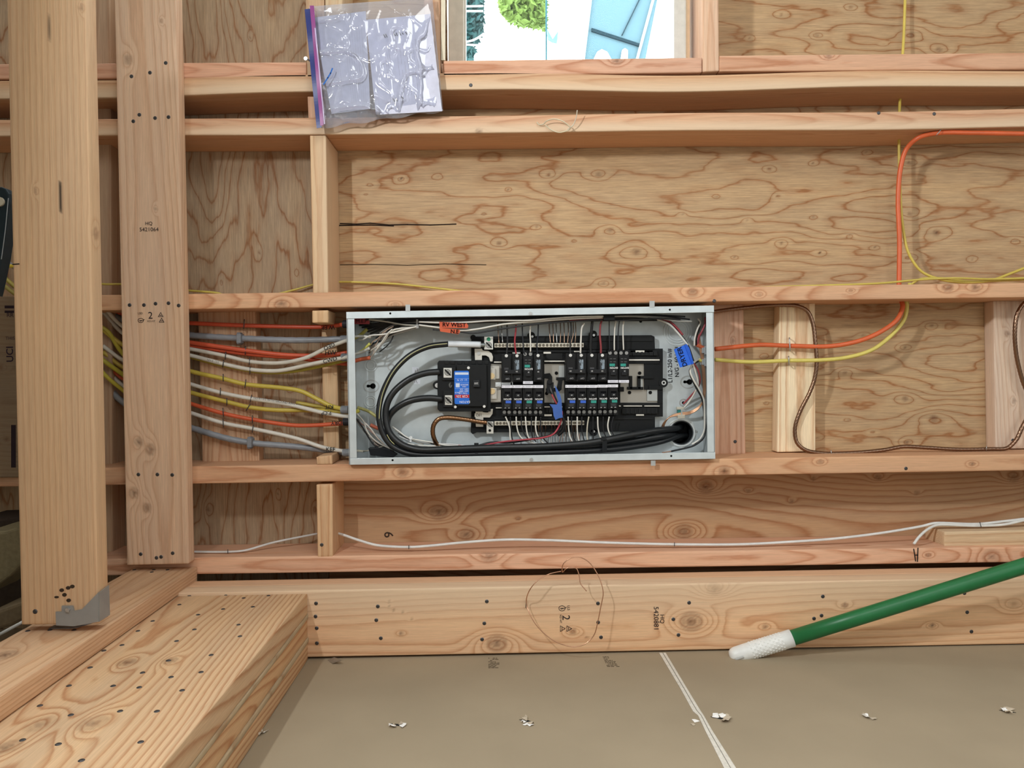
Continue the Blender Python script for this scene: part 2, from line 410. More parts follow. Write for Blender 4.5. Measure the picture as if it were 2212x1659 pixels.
def corn_px(quad, Y0, Y1, axis='H'):
    """quad = TL, TR, BR, BL pixels of the front face at depth Y0"""
    tl, tr, br, bl = [P(x, y, Y0) for x, y in quad]
    def back(p): q = p.copy(); q[1] = Y1; return q
    if axis == 'H': a = [[tl, bl], [tr, br]]
    else: a = [[tl, tr], [bl, br]]
    return [[[a[i][j], back(a[i][j])] for j in (0, 1)] for i in (0, 1)]
def corn_w(x0, x1, y0, y1, z0, z1, L='X'):
    """box; front (k=0) is y0 for L in X/Z; for L='Y' a is X and k=0 is the top z1"""
    if L == 'X': f = lambda i, j, k: (x1 if i else x0, y1 if k else y0, z0 if j else z1)
    elif L == 'Z': f = lambda i, j, k: (x1 if j else x0, y1 if k else y0, z0 if i else z1)
    else: f = lambda i, j, k: (x1 if j else x0, y0 if i else y1, z0 if k else z1)
    return [[[np.array(f(i, j, k), float) for k in (0, 1)] for j in (0, 1)] for i in (0, 1)]
def K(px, py, rpx, Y=0.0, *a): return (P(px, py, Y), rpx*mpp(Y))+a
def NL(Y, *pts): return [P(x, y, Y) for x, y in pts]
def stamp(o, parts, Y):
    """ink grade stamp: list of (text, px, py, size, rot)"""
    for t in parts: text(t[0], t[1], t[2], t[3], Y-.0006, (.03, .025, .03), t[4] if len(t) > 4 else 0, o, 'grade_stamp')

# ================================================================== the room shell
ZD = -.640                     # lining board surface
def plainbox(name, lo, hi, col, mat='dry', label=None, **kw):
    b = MB(); b.wbox(lo, hi); o = b.build(name, mat, col, **kw)
    return tag(o, label, 'wall', kind='structure') if label else o
lining = plainbox('wall_lower', (-2.3, -3.6, ZD-.014), (2.5, .17, ZD), (.335, .270, .185), label='tan paper-faced lining board across the bottom of the view')
plainbox('wall_upper', (-2.3, -3.6, 2.0), (2.5, .16, 2.02), (.46, .42, .37), label='upper enclosing wall out of view above')
plainbox('wall_left', (-2.32, -3.6, -.66), (-2.3, .16, 2.0), (.46, .42, .37), label='enclosing wall out of view at the left')
plainbox('wall_right', (2.5, -3.6, -.66), (2.52, .16, 2.0), (.38, .36, .34), label='enclosing wall out of view at the right')
plainbox('wall_front', (-2.3, -3.62, -.66), (2.5, -3.6, 2.0), (.46, .42, .37), label='enclosing wall behind the camera')

# plywood sheathing (one wall, four sheets round the window)
xS = P(697, 480, .14)[0]; xWl = P(966, 60, .14)[0]; xWr = P(1519, 60, .14)[0]; zW = P(1240, 150, .14)[2]
kp = [(1293,377,9),(1185,378,6),(865,390,4),(1098,409,4),(945,382,4),(1375,543,14),(1318,497,9),(1078,526,8),(1240,520,4),(1547,425,4),(1758,470,5),(1474,462,4),
 (1045,462,4),(1160,490,4),(1304,612,6),(1688,525,6),(1662,365,6),(1680,423,4),(1614,475,4),(1586,556,4),(1771,546,4),(1837,508,4),(1891,534,4),(1964,352,8),(1965,463,9),
 (2022,503,12),(1964,556,8),(2193,519,5),(1872,328,4),(1756,353,4),(2012,703,6),(1955,750,6),(1865,724,5),(1825,805,7),(1955,861,10),(2017,904,14),(1959,956,8),(1831,907,4),
 (1885,933,4),(1766,946,4),(948,1107,14),(1009,1155,12),(1525,1052,12),(1616,1060,5),(1477,1148,13),(1897,1031,6),(1757,1034,4),(1980,1064,4),(800,400,4),(1650,770,4),(1655,870,3),
 (867,385,3),(1330,700,5),(2100,560,4),(1120,1120,4),(790,420,3)]
kup = [(1837,16,6),(1687,31,5),(1765,76,6),(1968,75,10),(2028,108,11),(1620,82,3),(1908,95,3)]
kl = [(560,545,5,1.0,.7),(478,610,3),(640,590,3),(600,1068,4),(680,1100,4),(450,1100,8),(628,820,9),(630,935,8),(540,80,4)]
PLY = (.530, .340, .188)
wall = empty('wall_back', P(1106, 830, .146), 'plywood sheathing wall behind the studs', 'wall'); wall['kind'] = 'structure'
def sheet(x0, x1, z0, z1, Lx, seed, knots, col, freq, warp, slits=(), amt=.95):
    board('plywood_sheet', corn_w(x0, x1, .14, .152, z0, z1, 'X' if Lx else 'Z'), mat='ply', col=col, freq=freq, seed=seed, parent=wall, cell=.0055, knots=[K(k[0], k[1], k[2]*.85, .14, *k[3:]) for k in knots], warp=warp, ring=amt, slits=slits)
z4 = P(1240, 1015, .14)[2]
board('backing_board', corn_w(xS, 2.49, .14, .152, ZD, z4, 'X'), parent=wall, col=(.50,.300,.170), ring=.95, freq=85, pith=(.42,.30), warp=3.2, seed=91, cell=.005,
  knots=[K(x, y, r, .14, a_) for x, y, r, a_ in ((948,1107,13,4),(1009,1155,11,3),(1525,1052,11,4),(1616,1060,4,1.5),(1477,1148,13,5),(1897,1031,6,2),(1757,1034,4,1),(1980,1064,4,1),(1120,1120,3,1),(1710,1083,4,1),(2190,1030,9,3))])
text('9', 841, 1155, 20, .1396, (.06,.04,.03), 90, wall, 'stencil_mark', thick=.3)
sheet(xS, 2.49, z4, zW-.0005, True, 4, kp, PLY, 12, 1.3, [(P(860, 485, .14), .15, .0022), (P(900, 571, .14), .19, .0016), (P(1900, 945, .14), .02, .0012)])
sheet(xWr, 2.49, zW, 1.25, True, 21, kup, (.485, .310, .170), 12, 1.3)
sheet(-2.29, xS, ZD, 1.25, False, 9, kl, (.44, .300, .190), 9, 1.3)
sheet(xS, xWl, zW, 1.25, True, 33, (), (.485, .310, .170), 11, 1.0)

ink([[(735,483),(770,484),(800,482),(840,486),(880,485),(930,486),(985,484)],[(733,487),(800,486),(850,488)]], .1398, 2.6, (.03,.02,.015), wall, 'veneer_crack')
ink([[(735,572),(800,571),(880,573),(960,570),(1050,572)]], .1398, 1.5, (.03,.02,.015), wall, 'veneer_crack')
# studs (they run across the picture)
def longer(q):
    q = [np.array(p, float) for p in q]
    for a, b_ in ((0, 1), (3, 2)):
        d = q[b_]-q[a]
        if q[b_][0] == 2300: q[b_] = q[b_]+d/d[0]*800
        if q[a][0] == -150: q[a] = q[a]-d/d[0]*500
    return [tuple(p) for p in q]
def stud(quad, label, col, Y1=.1395, **kw):
    quad = longer(quad)
    return board('wall_stud', corn_px(quad, 0.0, Y1), label, 'wall stud', col=col, **kw)
s3 = stud([(-150,642),(2300,610),(2300,641),(-150,676)], 'reddish wooden stud running along the upper edge of the electrical panel', (.66,.375,.225), knots=[K(1496,632,8),K(608,657,9),K(2048,621,8),K(2107,621,7),K(1838,628,3),K(1640,636,4),K(854,658,4)], nails=NL(0, (1543,650)), seed=3, ring=.8, freq=160, pith=(.6, 2.6), warp=2.2)
s4 = stud([(-150,1016),(2300,980),(2300,1015),(-150,1054)], 'reddish wooden stud running along the lower edge of the electrical panel', (.64,.365,.22), knots=[K(1565,1018,9),K(870,1020,8),K(1772,998,4),K(2100,1002,4)], nails=NL(0, (1957,1012)), seed=14, ring=.8, freq=170, pith=(.5, 2.2), warp=2.0)
s2 = stud([(-150,261),(2300,235),(2300,274),(-150,296)], 'wooden stud with a pale cream sapwood edge, crossed by the hanging loop of cable tie', (.63,.36,.22), sap=(.35, .75), knots=[K(1033,282,5,0,1,.9)], nails=NL(0, (1898,244), (2018,246)), seed=7, ring=.7, bend=.10)
s1 = stud([(-150,172),(2300,150),(2300,183),(-150,211)], 'wooden stud with cream lower edge directly below the window sill board', (.62,.37,.22), sap=(.25, .75), nails=NL(0, (1017,184)), seed=8, ring=.6, bend=.16)
stud([(-150,139),(662,134),(662,167),(-150,171)], 'short pinkish stud left of the plastic bag, doubled on the stud below', (.66,.355,.235), seed=10, ring=.55)
stud([(1554,120),(2300,113),(2300,149),(1554,154)], 'pinkish stud length running right from the window trimmer', (.66,.37,.235), knots=[K(1791,121,5),K(1480,120,3)], seed=11, ring=.9, freq=120, warp=2.6)
sill = board('window_sill_plate', corn_px([(957,131),(1516.5,124),(1516.5,156),(957,164)], 0, .1395), 'pink wooden sill plate under the window glass', 'wooden sill', col=(.66,.37,.25), knots=[K(1333,131,8)], seed=12, ring=.85, freq=130, warp=2.5)
trimr = board('window_trimmer', corn_px([(1517,-90),(1552,-90),(1553.5,153),(1518,155)], 0, .1395, 'V'), 'upright pale wooden trimmer at the right side of the window', 'wooden trimmer', col=(.70,.45,.31), seed=13, ring=.55)
board('window_trimmer', corn_px([(915,-90),(950,-90),(952,164),(917,165)], 0, .1395, 'V'), 'upright wooden trimmer between the plastic bag and the window', 'wooden trimmer', col=(.60,.36,.23), seed=15, ring=.5)
board('king_stud', corn_px([(659,-90),(699,-90),(702,166),(663,167)], 0, .1395, 'V'), 'upright stud whose upper end shows above the blue zip of the bag', 'wall stud', col=(.58,.37,.23), seed=16, ring=.5)
board('jack_stud', corn_px([(701,-90),(738,-90),(741,166),(704,166)], 0, .1395, 'V'), 'paler upright stud just behind the upper left corner of the bag', 'wall stud', col=(.66,.47,.30), seed=17, ring=.6)
s5 = stud([(200,1208),(2300,1180),(2300,1213),(200,1244)], 'bottom wall plate with a sharpie letter, carrying the white cables', (.74,.43,.285), knots=[K(1056,1201,12,0,2.5,.6),K(2141,1202,13,0,3,.5),K(2005,1199,4)], seed=18, ring=.9, freq=140, warp=1.6)
ink([[(1974,1186),(1978,1212)],[(1983,1184),(1982,1213)],[(1978,1199),(1983,1199)]], -.0006, 2.0, parent=s5, name='sharpie_mark')

# blocking
def block(quad, Y0, Y1, label, col, axis='V', name='blocking', **kw):
    return board(name, corn_px(quad, Y0, Y1, axis), label, 'wood block', col=col, **kw)
block([(427,668),(552,666),(560,1000),(437,1003)], .100, .1395, 'flat wide wood block behind the stapled cables', (.60,.36,.22), seed=20, ring=.8, freq=190, knots=[K(468,773,2,.1,.3,1),K(484,798,2,.1,.3,1),K(516,888,2,.1,.3,1),K(493,838,2,.1,.3,1)], pith=(.4,.5))
block([(669,292.5),(704,292),(709,633),(676,634)], 0, .1395, 'upright block between studs above the cable entries', (.70,.46,.27), seed=22, ring=.8, sap=(-.3,1.6))
block([(664,208),(700,208),(702,255),(666,256)], 0, .1395, 'short block between the two close studs behind the zip of the bag', (.66,.38,.25), seed=23)
block([(683,1047),(718,1046),(719,1203),(686,1204.5)], 0, .1395, 'upright block below the panel, with a screw near its foot', (.68,.43,.25), seed=24, ring=.8, nails=NL(0, (695,1177)))
block([(674,671),(709,670),(709,697),(674,697.5)], 0, .085, 'small cut block end above the orange cable at the panel corner', (.66,.43,.25), seed=25, ring=.5)
block([(683,987),(717,983),(718,1003),(684,1004)], 0, .085, 'small cut block end under the lowest grey cable', (.62,.38,.22), seed=26, ring=.5)
bk = block([(694,698),(727,698),(733,986),(699,987)], .100, .1395, 'narrow pale upright block with red ink beside the panel', (.68,.45,.27), seed=27, ring=.6)
block([(1520,656),(1606,654),(1611,981),(1525,983)], .100, .1395, 'reddish flat block touching the right end of the panel', (.70,.42,.29), seed=28, ring=.7, knots=[K(1582,737,4,.1)], nails=NL(.1, (1588,954)))
block([(1684,655),(1761,654),(1762,975),(1679,977)], .100, .1395, 'pale flat block crossed by the orange and yellow cables', (.93,.73,.50), seed=29, ring=.9, freq=150, pith=(.6,.9))
block([(2146,650),(2300,648),(2302,968),(2151,970)], .100, .1395, 'greyish pink flat block at the right edge behind the copper wire', (.72,.53,.41), seed=30, ring=.5, knots=[K(2176,721,5,.1),K(2190,866,4,.1)], nails=NL(.1, (2188,951)))
block([(2040,1149),(2330,1142),(2330,1177),(2040,1181)], .02, .105, 'loose pale wood offcut lying on the bottom plate under the white cables', (.70,.50,.32), 'H', 'wood_offcut', seed=31, ring=.6)
block([(204,-60),(238,-60),(243,1195),(212,1196)], .075, .1395, 'dim upright board seen in the gap between the two tall boards', (.50,.33,.22), seed=32)

# boards that stand in front
p1 = board('upright_board', corn_px([(13,-60),(183,-60),(212,1347),(46,1350)], -.45, -.412, 'V'), 'tall upright board nearest the camera, held by a metal clip at its foot', 'wooden board', col=(.60,.38,.225), seed=40, ring=.38, freq=95, pith=(-2.6,.3), warp=.55, slits=[(P(130,425,-.45), .030, .0028), (P(105,60,-.45), .034, .0016)], knots=[K(176,17,4,-.45),(P(77,412,-.45), .003),(P(212,505,-.43), .008)], nails=NL(-.45, (76,1321)), tilt=.004)
ink([[(27,571),(41,570)]], -.4502, 2.2, parent=p1, name='sharpie_mark')
for q in ((133,1275),(147,1270),(139,1285),(148,1297),(122,1290),(156,1267)):
    b_ = MB(); b_.disc(q[0], q[1], 4.0 if q[0] > 125 else 2.5, -.4506, -.4500, 10, rx=5); b_.build('dark_stain', 'flat', (.05,.035,.025), p1)
p2 = board('upright_board', corn_px([(246,-60),(379,-60),(407,1218),(274,1221)], -.038, -.0005, 'V'), 'tall upright board with printed grade stamp, nailed across the studs', 'wooden board', col=(.76,.51,.355), seed=41, ring=.5, freq=120, pith=(.5,.5), tilt=.035, warp=.7,
  knots=[K(277,129,8,-.038),K(348,45,3,-.038),K(300,955,7,-.038),K(326,971,8,-.038),K(290,1065,8,-.038),K(318,1097,7,-.038),K(336,451,3,-.038)],
  nails=NL(-.038,(358,136),(324,157),(284,165),(301,248),(335,255),(364,253),(288,262),(280,659),(311,659),(336,656),(364,655),(386,660),(299,1025),(340,1025),(372,1026),(304,1197),(338,1205),(348,1203),(373,1195)))
stamp(p2, [('HQ', 321.5, 483, 7.5), ('5421064', 322, 496, 8.5), ('2', 325, 682, 15), ('LSD', 303, 677, 4.5), ('KD-HT', 327, 694, 4)], -.038)
def tri_mark(o, cx, cy, s, Y, rot=0, col=(.03,.025,.03)):
    pts = [(cx+s*math.sin(a+rot), cy-s*math.cos(a+rot)) for a in (0, 2.1, 4.19, 0)]
    ink([pts], Y-.0004, .9, col, o, 'grade_stamp')
    q = [(cx+s*.55*math.cos(rot)*t, cy+s*.55*math.sin(rot)*t) for t in (-.6, .6)]
    ink([q], Y-.0004, 1.2, col, o, 'grade_stamp')
tri_mark(p2, 347, 681, 6, -.038); tri_mark(p2, 349, 693, 6, -.038)
def ring_mark(o, cx, cy, r, Y):
    ink([[(cx+r*math.cos(a), cy+r*.8*math.sin(a)) for a in np.linspace(0, 6.283, 14)], [(cx-r*.6, cy), (cx+r*.6, cy)], [(cx-r*.3, cy+2), (cx+r*1.4, cy-2)]], Y-.0004, .9, (.03,.025,.03), o, 'grade_stamp')
ring_mark(p2, 304, 692, 6, -.038)

ZB, ZC = -.4545, -.492
pb = board('plate_board', corn_w(-.855, -.709, -1.62, -.0005, -.4905, ZB, 'Y'), 'flat plate board on which both tall boards stand', 'wooden board', col=(.66,.41,.25), seed=43, ring=.6, freq=170, knots=[(PZ(12,1415,ZB), .014)],
  nails=[PZ(x, y, ZB) for x, y in ((290,1231),(328,1236),(362,1231),(332,1231),(60,1363),(108,1361),(160,1361))])
for ch in pb.children: ch.data = ch.data; ch.rotation_euler = (math.radians(-90), 0, 0)
lam = empty('laminated_beam', (-.567, -.86, ZC-.074), 'thick laminated beam of planks and plywood layers, covered in nail heads', 'wooden beam')
ctop = [(1030,722),(1230,717),(1325,735),(1460,722),(1545,708),(975,771),(1213,795),(1375,783),(1077,826),(830,860),(1297,880),(1057,906),(1305,943),(750,914),(960,969),(663,991),(565,1021),(1148,1045),(915,1075),(490,1113),(775,1141),(1093,1138),(930,1165),(375,1212),(615,1213),(757,1221),(990,1237),(217,1320),(653,1350),(853,1351),(385,1371),(123,1507),(317,1530),(765,1518),(443,1618)]
cz = [ZC, ZC-.0455, ZC-.0555, ZC-.0975, ZC-.1085, ZD+.0005]
top = board('plank', corn_w(-.80, -.425, -1.62, -.1105, cz[1], cz[0], 'Y'), parent=lam, col=(.63,.405,.24), seed=45, ring=.95, freq=100, pith=(.46,.26), warp=2.4, cell=.006, tilt=.035,
  knots=[(PZ(274,1431,ZC), .012, 3),(PZ(367,1427,ZC), .010, 2.5),(PZ(89,1564,ZC), .016, 3, .5),(PZ(200,1562,ZC), .016, 3.5, .6),(PZ(16,1614,ZC), .013)])
for x, y in ctop:
    n_ = nail(top, PZ(x/2.517, 1000+y/2.517, ZC)); n_.rotation_euler = (math.radians(-90), 0, 0)
board('plywood_strip', corn_w(-.79, -.4235, -1.62, -.1105, cz[2], cz[1], 'Y'), parent=lam, col=(.50,.36,.22), seed=46, mat='ply', freq=30, cell=.01)
board('plank', corn_w(-.80, -.426, -1.62, -.1105, cz[3], cz[2], 'Y'), parent=lam, col=(.62,.37,.20), seed=47, ring=1.1, freq=110, pith=(1.1,.1), warp=2.4, cell=.007)
board('plywood_strip', corn_w(-.79, -.4235, -1.62, -.1105, cz[4], cz[3], 'Y'), parent=lam, col=(.50,.36,.22), seed=48, mat='ply', freq=30, cell=.01)
board('plank', corn_w(-.80, -.426, -1.62, -.1105, cz[5], cz[4], 'Y'), parent=lam, col=(.60,.37,.21), seed=49, ring=1.1, freq=110, pith=(1.1,-.1), warp=2.2, cell=.007)

d1 = board('ledger_board', corn_px(longer([(330,1282),(2300,1246),(2300,1389.5),(330,1426)]), -.11, -.0605), 'wide nailed board with two grade stamps resting on the tan lining', 'wooden board', col=(.78,.475,.28), seed=55, ring=.75, freq=95, pith=(.58,.34), sap=(.62,-.02), warp=1.1, tilt=-.01, cell=.005,
  knots=[K(1073,1389,15,-.11,4.5),K(867,1368,4,-.11,1.2),K(1237,1364,6,-.11,3),K(1493,1343,17,-.11,6),K(1543,1272,11,-.11,4,.35),K(1652,1353,5,-.11,2),K(1825,1308,5,-.11,2),K(2014,1351,4,-.11,3),K(2190,1306,9,-.11,3,.3)]+[K(x,y,2,-.11,.4) for x,y in ((841,1300),(842,1310),(849,1318),(871,1322),(889,1337),(1268,1377))],
  nails=NL(-.11, *[(640+x/2.765, 1140+y/2.765) for x, y in ((118,452),(115,530),(122,600),(123,690),(487,470),(478,552),(505,660),(1138,440),(1123,571),(1110,667),(1802,452),(1803,565),(1820,654))], *[(1400+x/2.517, 1000+y/2.517) for x, y in ((223,760),(137,850),(165,935),(950,726),(943,830),(902,846),(1720,708),(1735,812),(1758,917))]))
stamp(d1, [('2', 1222, 1334, 17, -90), ('LLS', 1228, 1313, 5.5, -90), ('KD HT', 1211, 1337, 4.5, -90), ('5420881', 1417, 1336, 11, -90), ('HQ', 1430, 1337, 9.5, -90)], -.11)
tri_mark(d1, 1214, 1358, 7, -.11, math.pi/2); tri_mark(d1, 1228, 1358, 7, -.11, math.pi/2); ring_mark(d1, 1214, 1314, 7, -.11)
q_ = longer([(330,1282),(2300,1246),(2300,1389.5),(330,1426)])
c2 = corn_px(q_, -.11, -.0605); c2 = [[[c2[i][j][k]+np.array([0, .0505+(.001 if k else 0), -.001]) for k in (0, 1)] for j in (0, 1)] for i in (0, 1)]
board('ledger_board', c2, 'second board directly behind the wide stamped board, only its top edge showing', 'wooden board', col=(.70,.44,.28), seed=56, ring=.6, cell=.007, nails=[PZ(x, y, ZC+.0001) for x, y in ()])

# metal post clip
clip = empty('metal_post_clip', P(165,1350,-.45), 'galvanised metal clip nailed at the foot of the nearest tall board', 'metal bracket')
b = MB(); b.quad([(120,1322),(133,1322),(133,1309),(157,1309),(159,1320),(176,1317),(212,1280),(213,1343),(160,1353),(121,1351)], -.4535, -.4505); b.build('front_plate', 'steel', (.30,.31,.31), clip)
Xr = P(212,1300,-.45)[0]+.0012
sp_ = [PXx(213,1280,Xr), PXx(234,1264,Xr), PXx(236,1328,Xr), PXx(213,1343,Xr)]
b = MB(); b.add([s_+np.array([o_,0,0]) for o_ in (.0015,0) for s_ in sp_], BOXF); b.build('side_plate', 'steel', (.30,.31,.31), clip)
fl = [PZ(118,1350,ZB+.0016), PZ(213,1341,ZB+.0016), PZ(160,1356,ZB+.0016), PZ(105,1357,ZB+.0016)]
b = MB(); b.add([s_-np.array([0,0,o_]) for o_ in (0,.0014) for s_ in fl], BOXF); b.build('foot_plate', 'steel', (.26,.27,.28), clip)
b = MB(); b.disc(145,1318,4.5,-.457,-.4535,12); b.disc(147,1321,2,-.458,-.457,8); b.build('bolt_head', 'bright', (.5,.5,.5), clip)

# drywall details
b = MB()
seam = [((1424,1410),(1438,1410)),((1470,1487),(1484,1487)),((1497,1536),(1512,1533)),((1508,1545),(1520,1545)),((1524,1579),(1538,1577)),((1566,1662),(1592,1662)),((1590,1705),(1618,1705))]
for (a0, a1), (e0, e1) in zip(seam[:-1], seam[1:]):
    V = [PZ(*p, ZD+.0009) for p in (a0, a1, e1, e0)]; b.add(V+[v-np.array([0,0,.0008]) for v in V], BOXF[:2]+BOXF[2:])
jt = b.build('joint_strip', 'torn', (.66,.62,.55)); tag(jt, 'narrow white joint strip running across the tan lining board', 'joint strip')
b = MB()
for (a0, a1), (e0, e1) in zip(seam[:-1], seam[1:]):
    m0 = ((a0[0]*.45+a1[0]*.55), (a0[1]*.45+a1[1]*.55)); m1 = ((e0[0]*.45+e1[0]*.55), (e0[1]*.45+e1[1]*.55))
    V = [PZ(m0[0]-.8, m0[1], ZD+.0012), PZ(m0[0]+.8, m0[1], ZD+.0012), PZ(m1[0]+.8, m1[1], ZD+.0012), PZ(m1[0]-.8, m1[1], ZD+.0012)]; b.add(V+[v-np.array([0,0,.0004]) for v in V], BOXF)
b.build('groove', 'flat', (.25,.23,.19), jt)
random.seed(5)
for i, (x, y, s) in enumerate(((858,1567,13),(1140,1559,14),(1557,1553,15),(1500,1562,10),(1878,1549,13),(2180,1538,13),(568,1580,14))):
    e = empty('torn_screw_spot', PZ(x, y, ZD), ['torn paper spot on the tan board, leftmost clear of the shadow, half lifted flap', 'torn paper spot with bright white curled flaps below the coiled wire', 'torn paper spot with a dark gash just right of the joint strip', 'shallow scuffed paper spot just left of the joint strip', 'small pale torn spot below the white grip of the green pole', 'torn spot with a thin dark slit nearest the right edge', 'ragged torn spot in the shadow beside the laminated beam'][i], 'torn paper spot')
    c0 = PZ(x, y, ZD)
    for j in range(4 if i != 3 else 2):
        a = random.uniform(0, 6.28); n = 6; r0 = s*.85*mpp(-.6)*random.uniform(.55, 1); ox, oy = r0*math.cos(a)*.8, r0*math.sin(a)*.9
        hgt = random.uniform(.002, .007) if i != 3 else .001; V = [(c0[0]+ox*.4, c0[1]+oy*.4, ZD+.0004)]
        for t in range(n):
            th = a-.8+1.6*t/(n-1); rr = r0*random.uniform(1.1, 1.9); V.append((c0[0]+ox*.4+rr*math.cos(th), c0[1]+oy*.4+rr*math.sin(th)*1.2, ZD+.0006+hgt*random.uniform(.3, 1)))
        V = V+[(v[0], v[1], v[2]-.0004) for v in V]; nn = n+1
        Fc = [tuple(range(nn)), tuple(range(2*nn-1, nn-1, -1))]+[(k, k+nn, (k+1) % nn+nn, (k+1) % nn) for k in range(nn)]
        mk('paper_flap', V, Fc, 'torn', (.85,.83,.80) if (j % 2 == 0) else (.50,.42,.32), e)
    if i in (2, 5, 1, 0):
        V = [c0+np.array([dx*s*.0011, dy*s*.0011, .0009]) for dx, dy in ((-1,.5),(.1,.25),(.7,-.3),(-.1,-.1))]; V += [v-np.array([0,0,.0006]) for v in V]
        mk('screw_hole', V, BOXF, 'flat', (.02,.02,.02), e)
def print_patch(x0, y0, x1, y1, sk, seed):
    random.seed(seed); b = MB()
    y = y0
    while y < y1:
        x = x0+(y-y0)*sk
        while x < x1+(y-y0)*sk:
            w_ = random.choice((2, 3, 5, 7))
            if random.random() < .8:
                V = [PZ(*p, ZD+.0004) for p in ((x, y), (x+w_, y), (x+w_, y+1.1), (x, y+1.1))]; b.add(V+[v-np.array([0,0,.0003]) for v in V], BOXF)
            x += w_+1.3
        y += 2.6
    b.build('printed_note', 'flat', (.10,.075,.05), lining)
print_patch(1055,1421,1076,1442,0,2); print_patch(1302,1418,1324,1440,.45,6)
cf = [PZ(707,1426,ZD), PZ(722,1423,ZD)+np.array([0,0,.004]), PZ(738,1438,ZD)+np.array([0,0,.012]), PZ(718,1434,ZD)+np.array([0,0,.001])]
tag(mk('paper_scrap', cf+[v-np.array([0,0,.0006]) for v in cf], BOXF, 'torn', (.24,.19,.14)), 'small dark curled scrap where the wide board meets the tan lining', 'paper scrap')

# ================================================================== window and outdoors
win = empty('window_1', P(1240, 60, .12), 'white framed window at the top of the view', 'window'); win['kind'] = 'structure'
b = MB(); b.rect(968,-140,1002,176,.085,.150); b.rect(1002,-140,1006,176,.105,.150); b.build('window_frame', 'paint', (.60,.56,.48), win, bevel=.001)
b = MB(); b.rect(1456,-140,1488,176,.085,.150); b.build('window_frame', 'paint', (.66,.66,.62), win, bevel=.001)
b = MB(); b.rect(1489,-140,1520,176,.128,.139); b.build('nailing_flange', 'paint', (.88,.88,.87), win)
b = MB(); b.rect(1485,-140,1490,176,.07,.13); b.build('seal_strip', 'paint', (.62,.44,.28), win)
b = MB(); b.rect(1003,-140,1457,176,.124,.128); b.build('window_glass', 'glass', (1,1,1), win)
b = MB(); b.rect(953,-140,961,130,-.001,.02); tag(b.build('shim_strip', 'paint', (.74,.66,.50)), 'thin cream shim strip beside the window frame', 'wood strip')

# outdoors, seen through the glass
def leaves(name, pts, Y, n, size, col, label, cat, seed, tw=1.0):
    random.seed(seed); xs = [p[0] for p in pts]; ys = [p[1] for p in pts]; b = MB(); k = 0
    def inside(x, y):
        c = False
        for i in range(len(pts)):
            (x1, y1), (x2, y2) = pts[i], pts[i-1]
            if (y1 > y) != (y2 > y) and x < (x2-x1)*(y-y1)/(y2-y1)+x1: c = not c
        return c
    while k < n:
        x, y = random.uniform(min(xs), max(xs)), random.uniform(min(ys), max(ys))
        if not inside(x, y): continue
        k += 1; c = P(x, y, Y+random.uniform(-.2, .3)); u = np.array([random.gauss(0, 1) for _ in range(3)]); u /= np.linalg.norm(u)
        v = np.cross(u, [random.gauss(0, 1) for _ in range(3)]); v /= np.linalg.norm(v); w = np.cross(u, v)
        b.add([c+u*size, c+v*size*.45+w*size*.1, c-u*size, c-v*size*.45+w*size*.1], [(0, 1, 2, 3)])
    return tag(b.build(name, 'leaf', col), label, cat)
leaves('leafy_tree', [(1078,-40),(1178,-40),(1178,62),(1150,56),(1118,56),(1095,38),(1082,18)], 4.0, 1500, .045, (.16,.25,.05), 'bright yellow-green leafy tree outside the window', 'tree', 3)
dt = leaves('dark_tree', [(1000,-60),(1044,-60),(1042,60),(1026,100),(1016,135),(1000,140)], 4.4, 1100, .045, (.035,.10,.10), 'dark bluish tree at the left edge of the window view', 'tree', 4)
for pts in ([(1000,14),(1044,13)],[(1000,24),(1044,24)],[(1000,92),(1024,86),(1044,74)],[(1000,96),(1040,98)]):
    V, Fc = tube_geo(path(pts, 4.1), .008, 6); mk('branch', V, Fc, 'paint', (.6,.62,.6), dt, smooth=True)
gp = empty('outside_panel', P(1335,60,3.4), 'slanted blue-grey glass panel with pale edges outside the window', 'glass panel')
b = MB(); b.quad([(1284,-60),(1432,-60),(1392,140),(1256,140)], 3.4, 3.44); b.build('panel_glass', 'plastic', (.085,.165,.20), gp)
for q in ([(1280,-60),(1286,-60),(1262,140),(1256,140)], [(1424,-60),(1430,-60),(1376,140),(1370,140)]):
    b = MB(); b.quad(q, 3.38, 3.40); b.build('edge_strip', 'paint', (.30,.36,.38), gp)
b = MB(); b.quad([(1278,60),(1382,94),(1382,100),(1278,67)], 3.385, 3.40); b.quad([(1382,-5),(1384,-5),(1345,75),(1343,75)], 3.385, 3.40); b.build('cross_bar', 'flat', (.012,.03,.04), gp)
b = MB(); b.quad([(1282,128),(1290,112),(1300,106),(1312,112),(1322,130)], 3.37, 3.385); b.quad([(1340,132),(1344,108),(1350,104),(1356,108),(1356,132)], 3.37, 3.385); b.build('white_sticker', 'paint', (.9,.9,.9), gp)
op = empty('outside_pole', P(1181,140,3.6), 'thin dark upright pole outside between tree and slanted panel', 'pole')
ws = MB(); ws.rect(1179,-60,1182,140,3.6,3.64); ws.build('pole_shaft', 'flat', (.03,.10,.12), op)
b = MB(); b.quad([(1182,62),(1194,84),(1206,66),(1204,88),(1194,86),(1184,80)], 3.5, 3.55); b.build('wing_mirror', 'paint', (.10,.20,.22), op)  # dark shape taken for a car's wing mirror, set against the pole
# sunlit paving / light wall outdoors
plainbox('exterior_ground', (-6, .6, -2.6), (8, 14, -2.5), (.7,.7,.68), 'paint', label='pale sunlit ground outdoors')

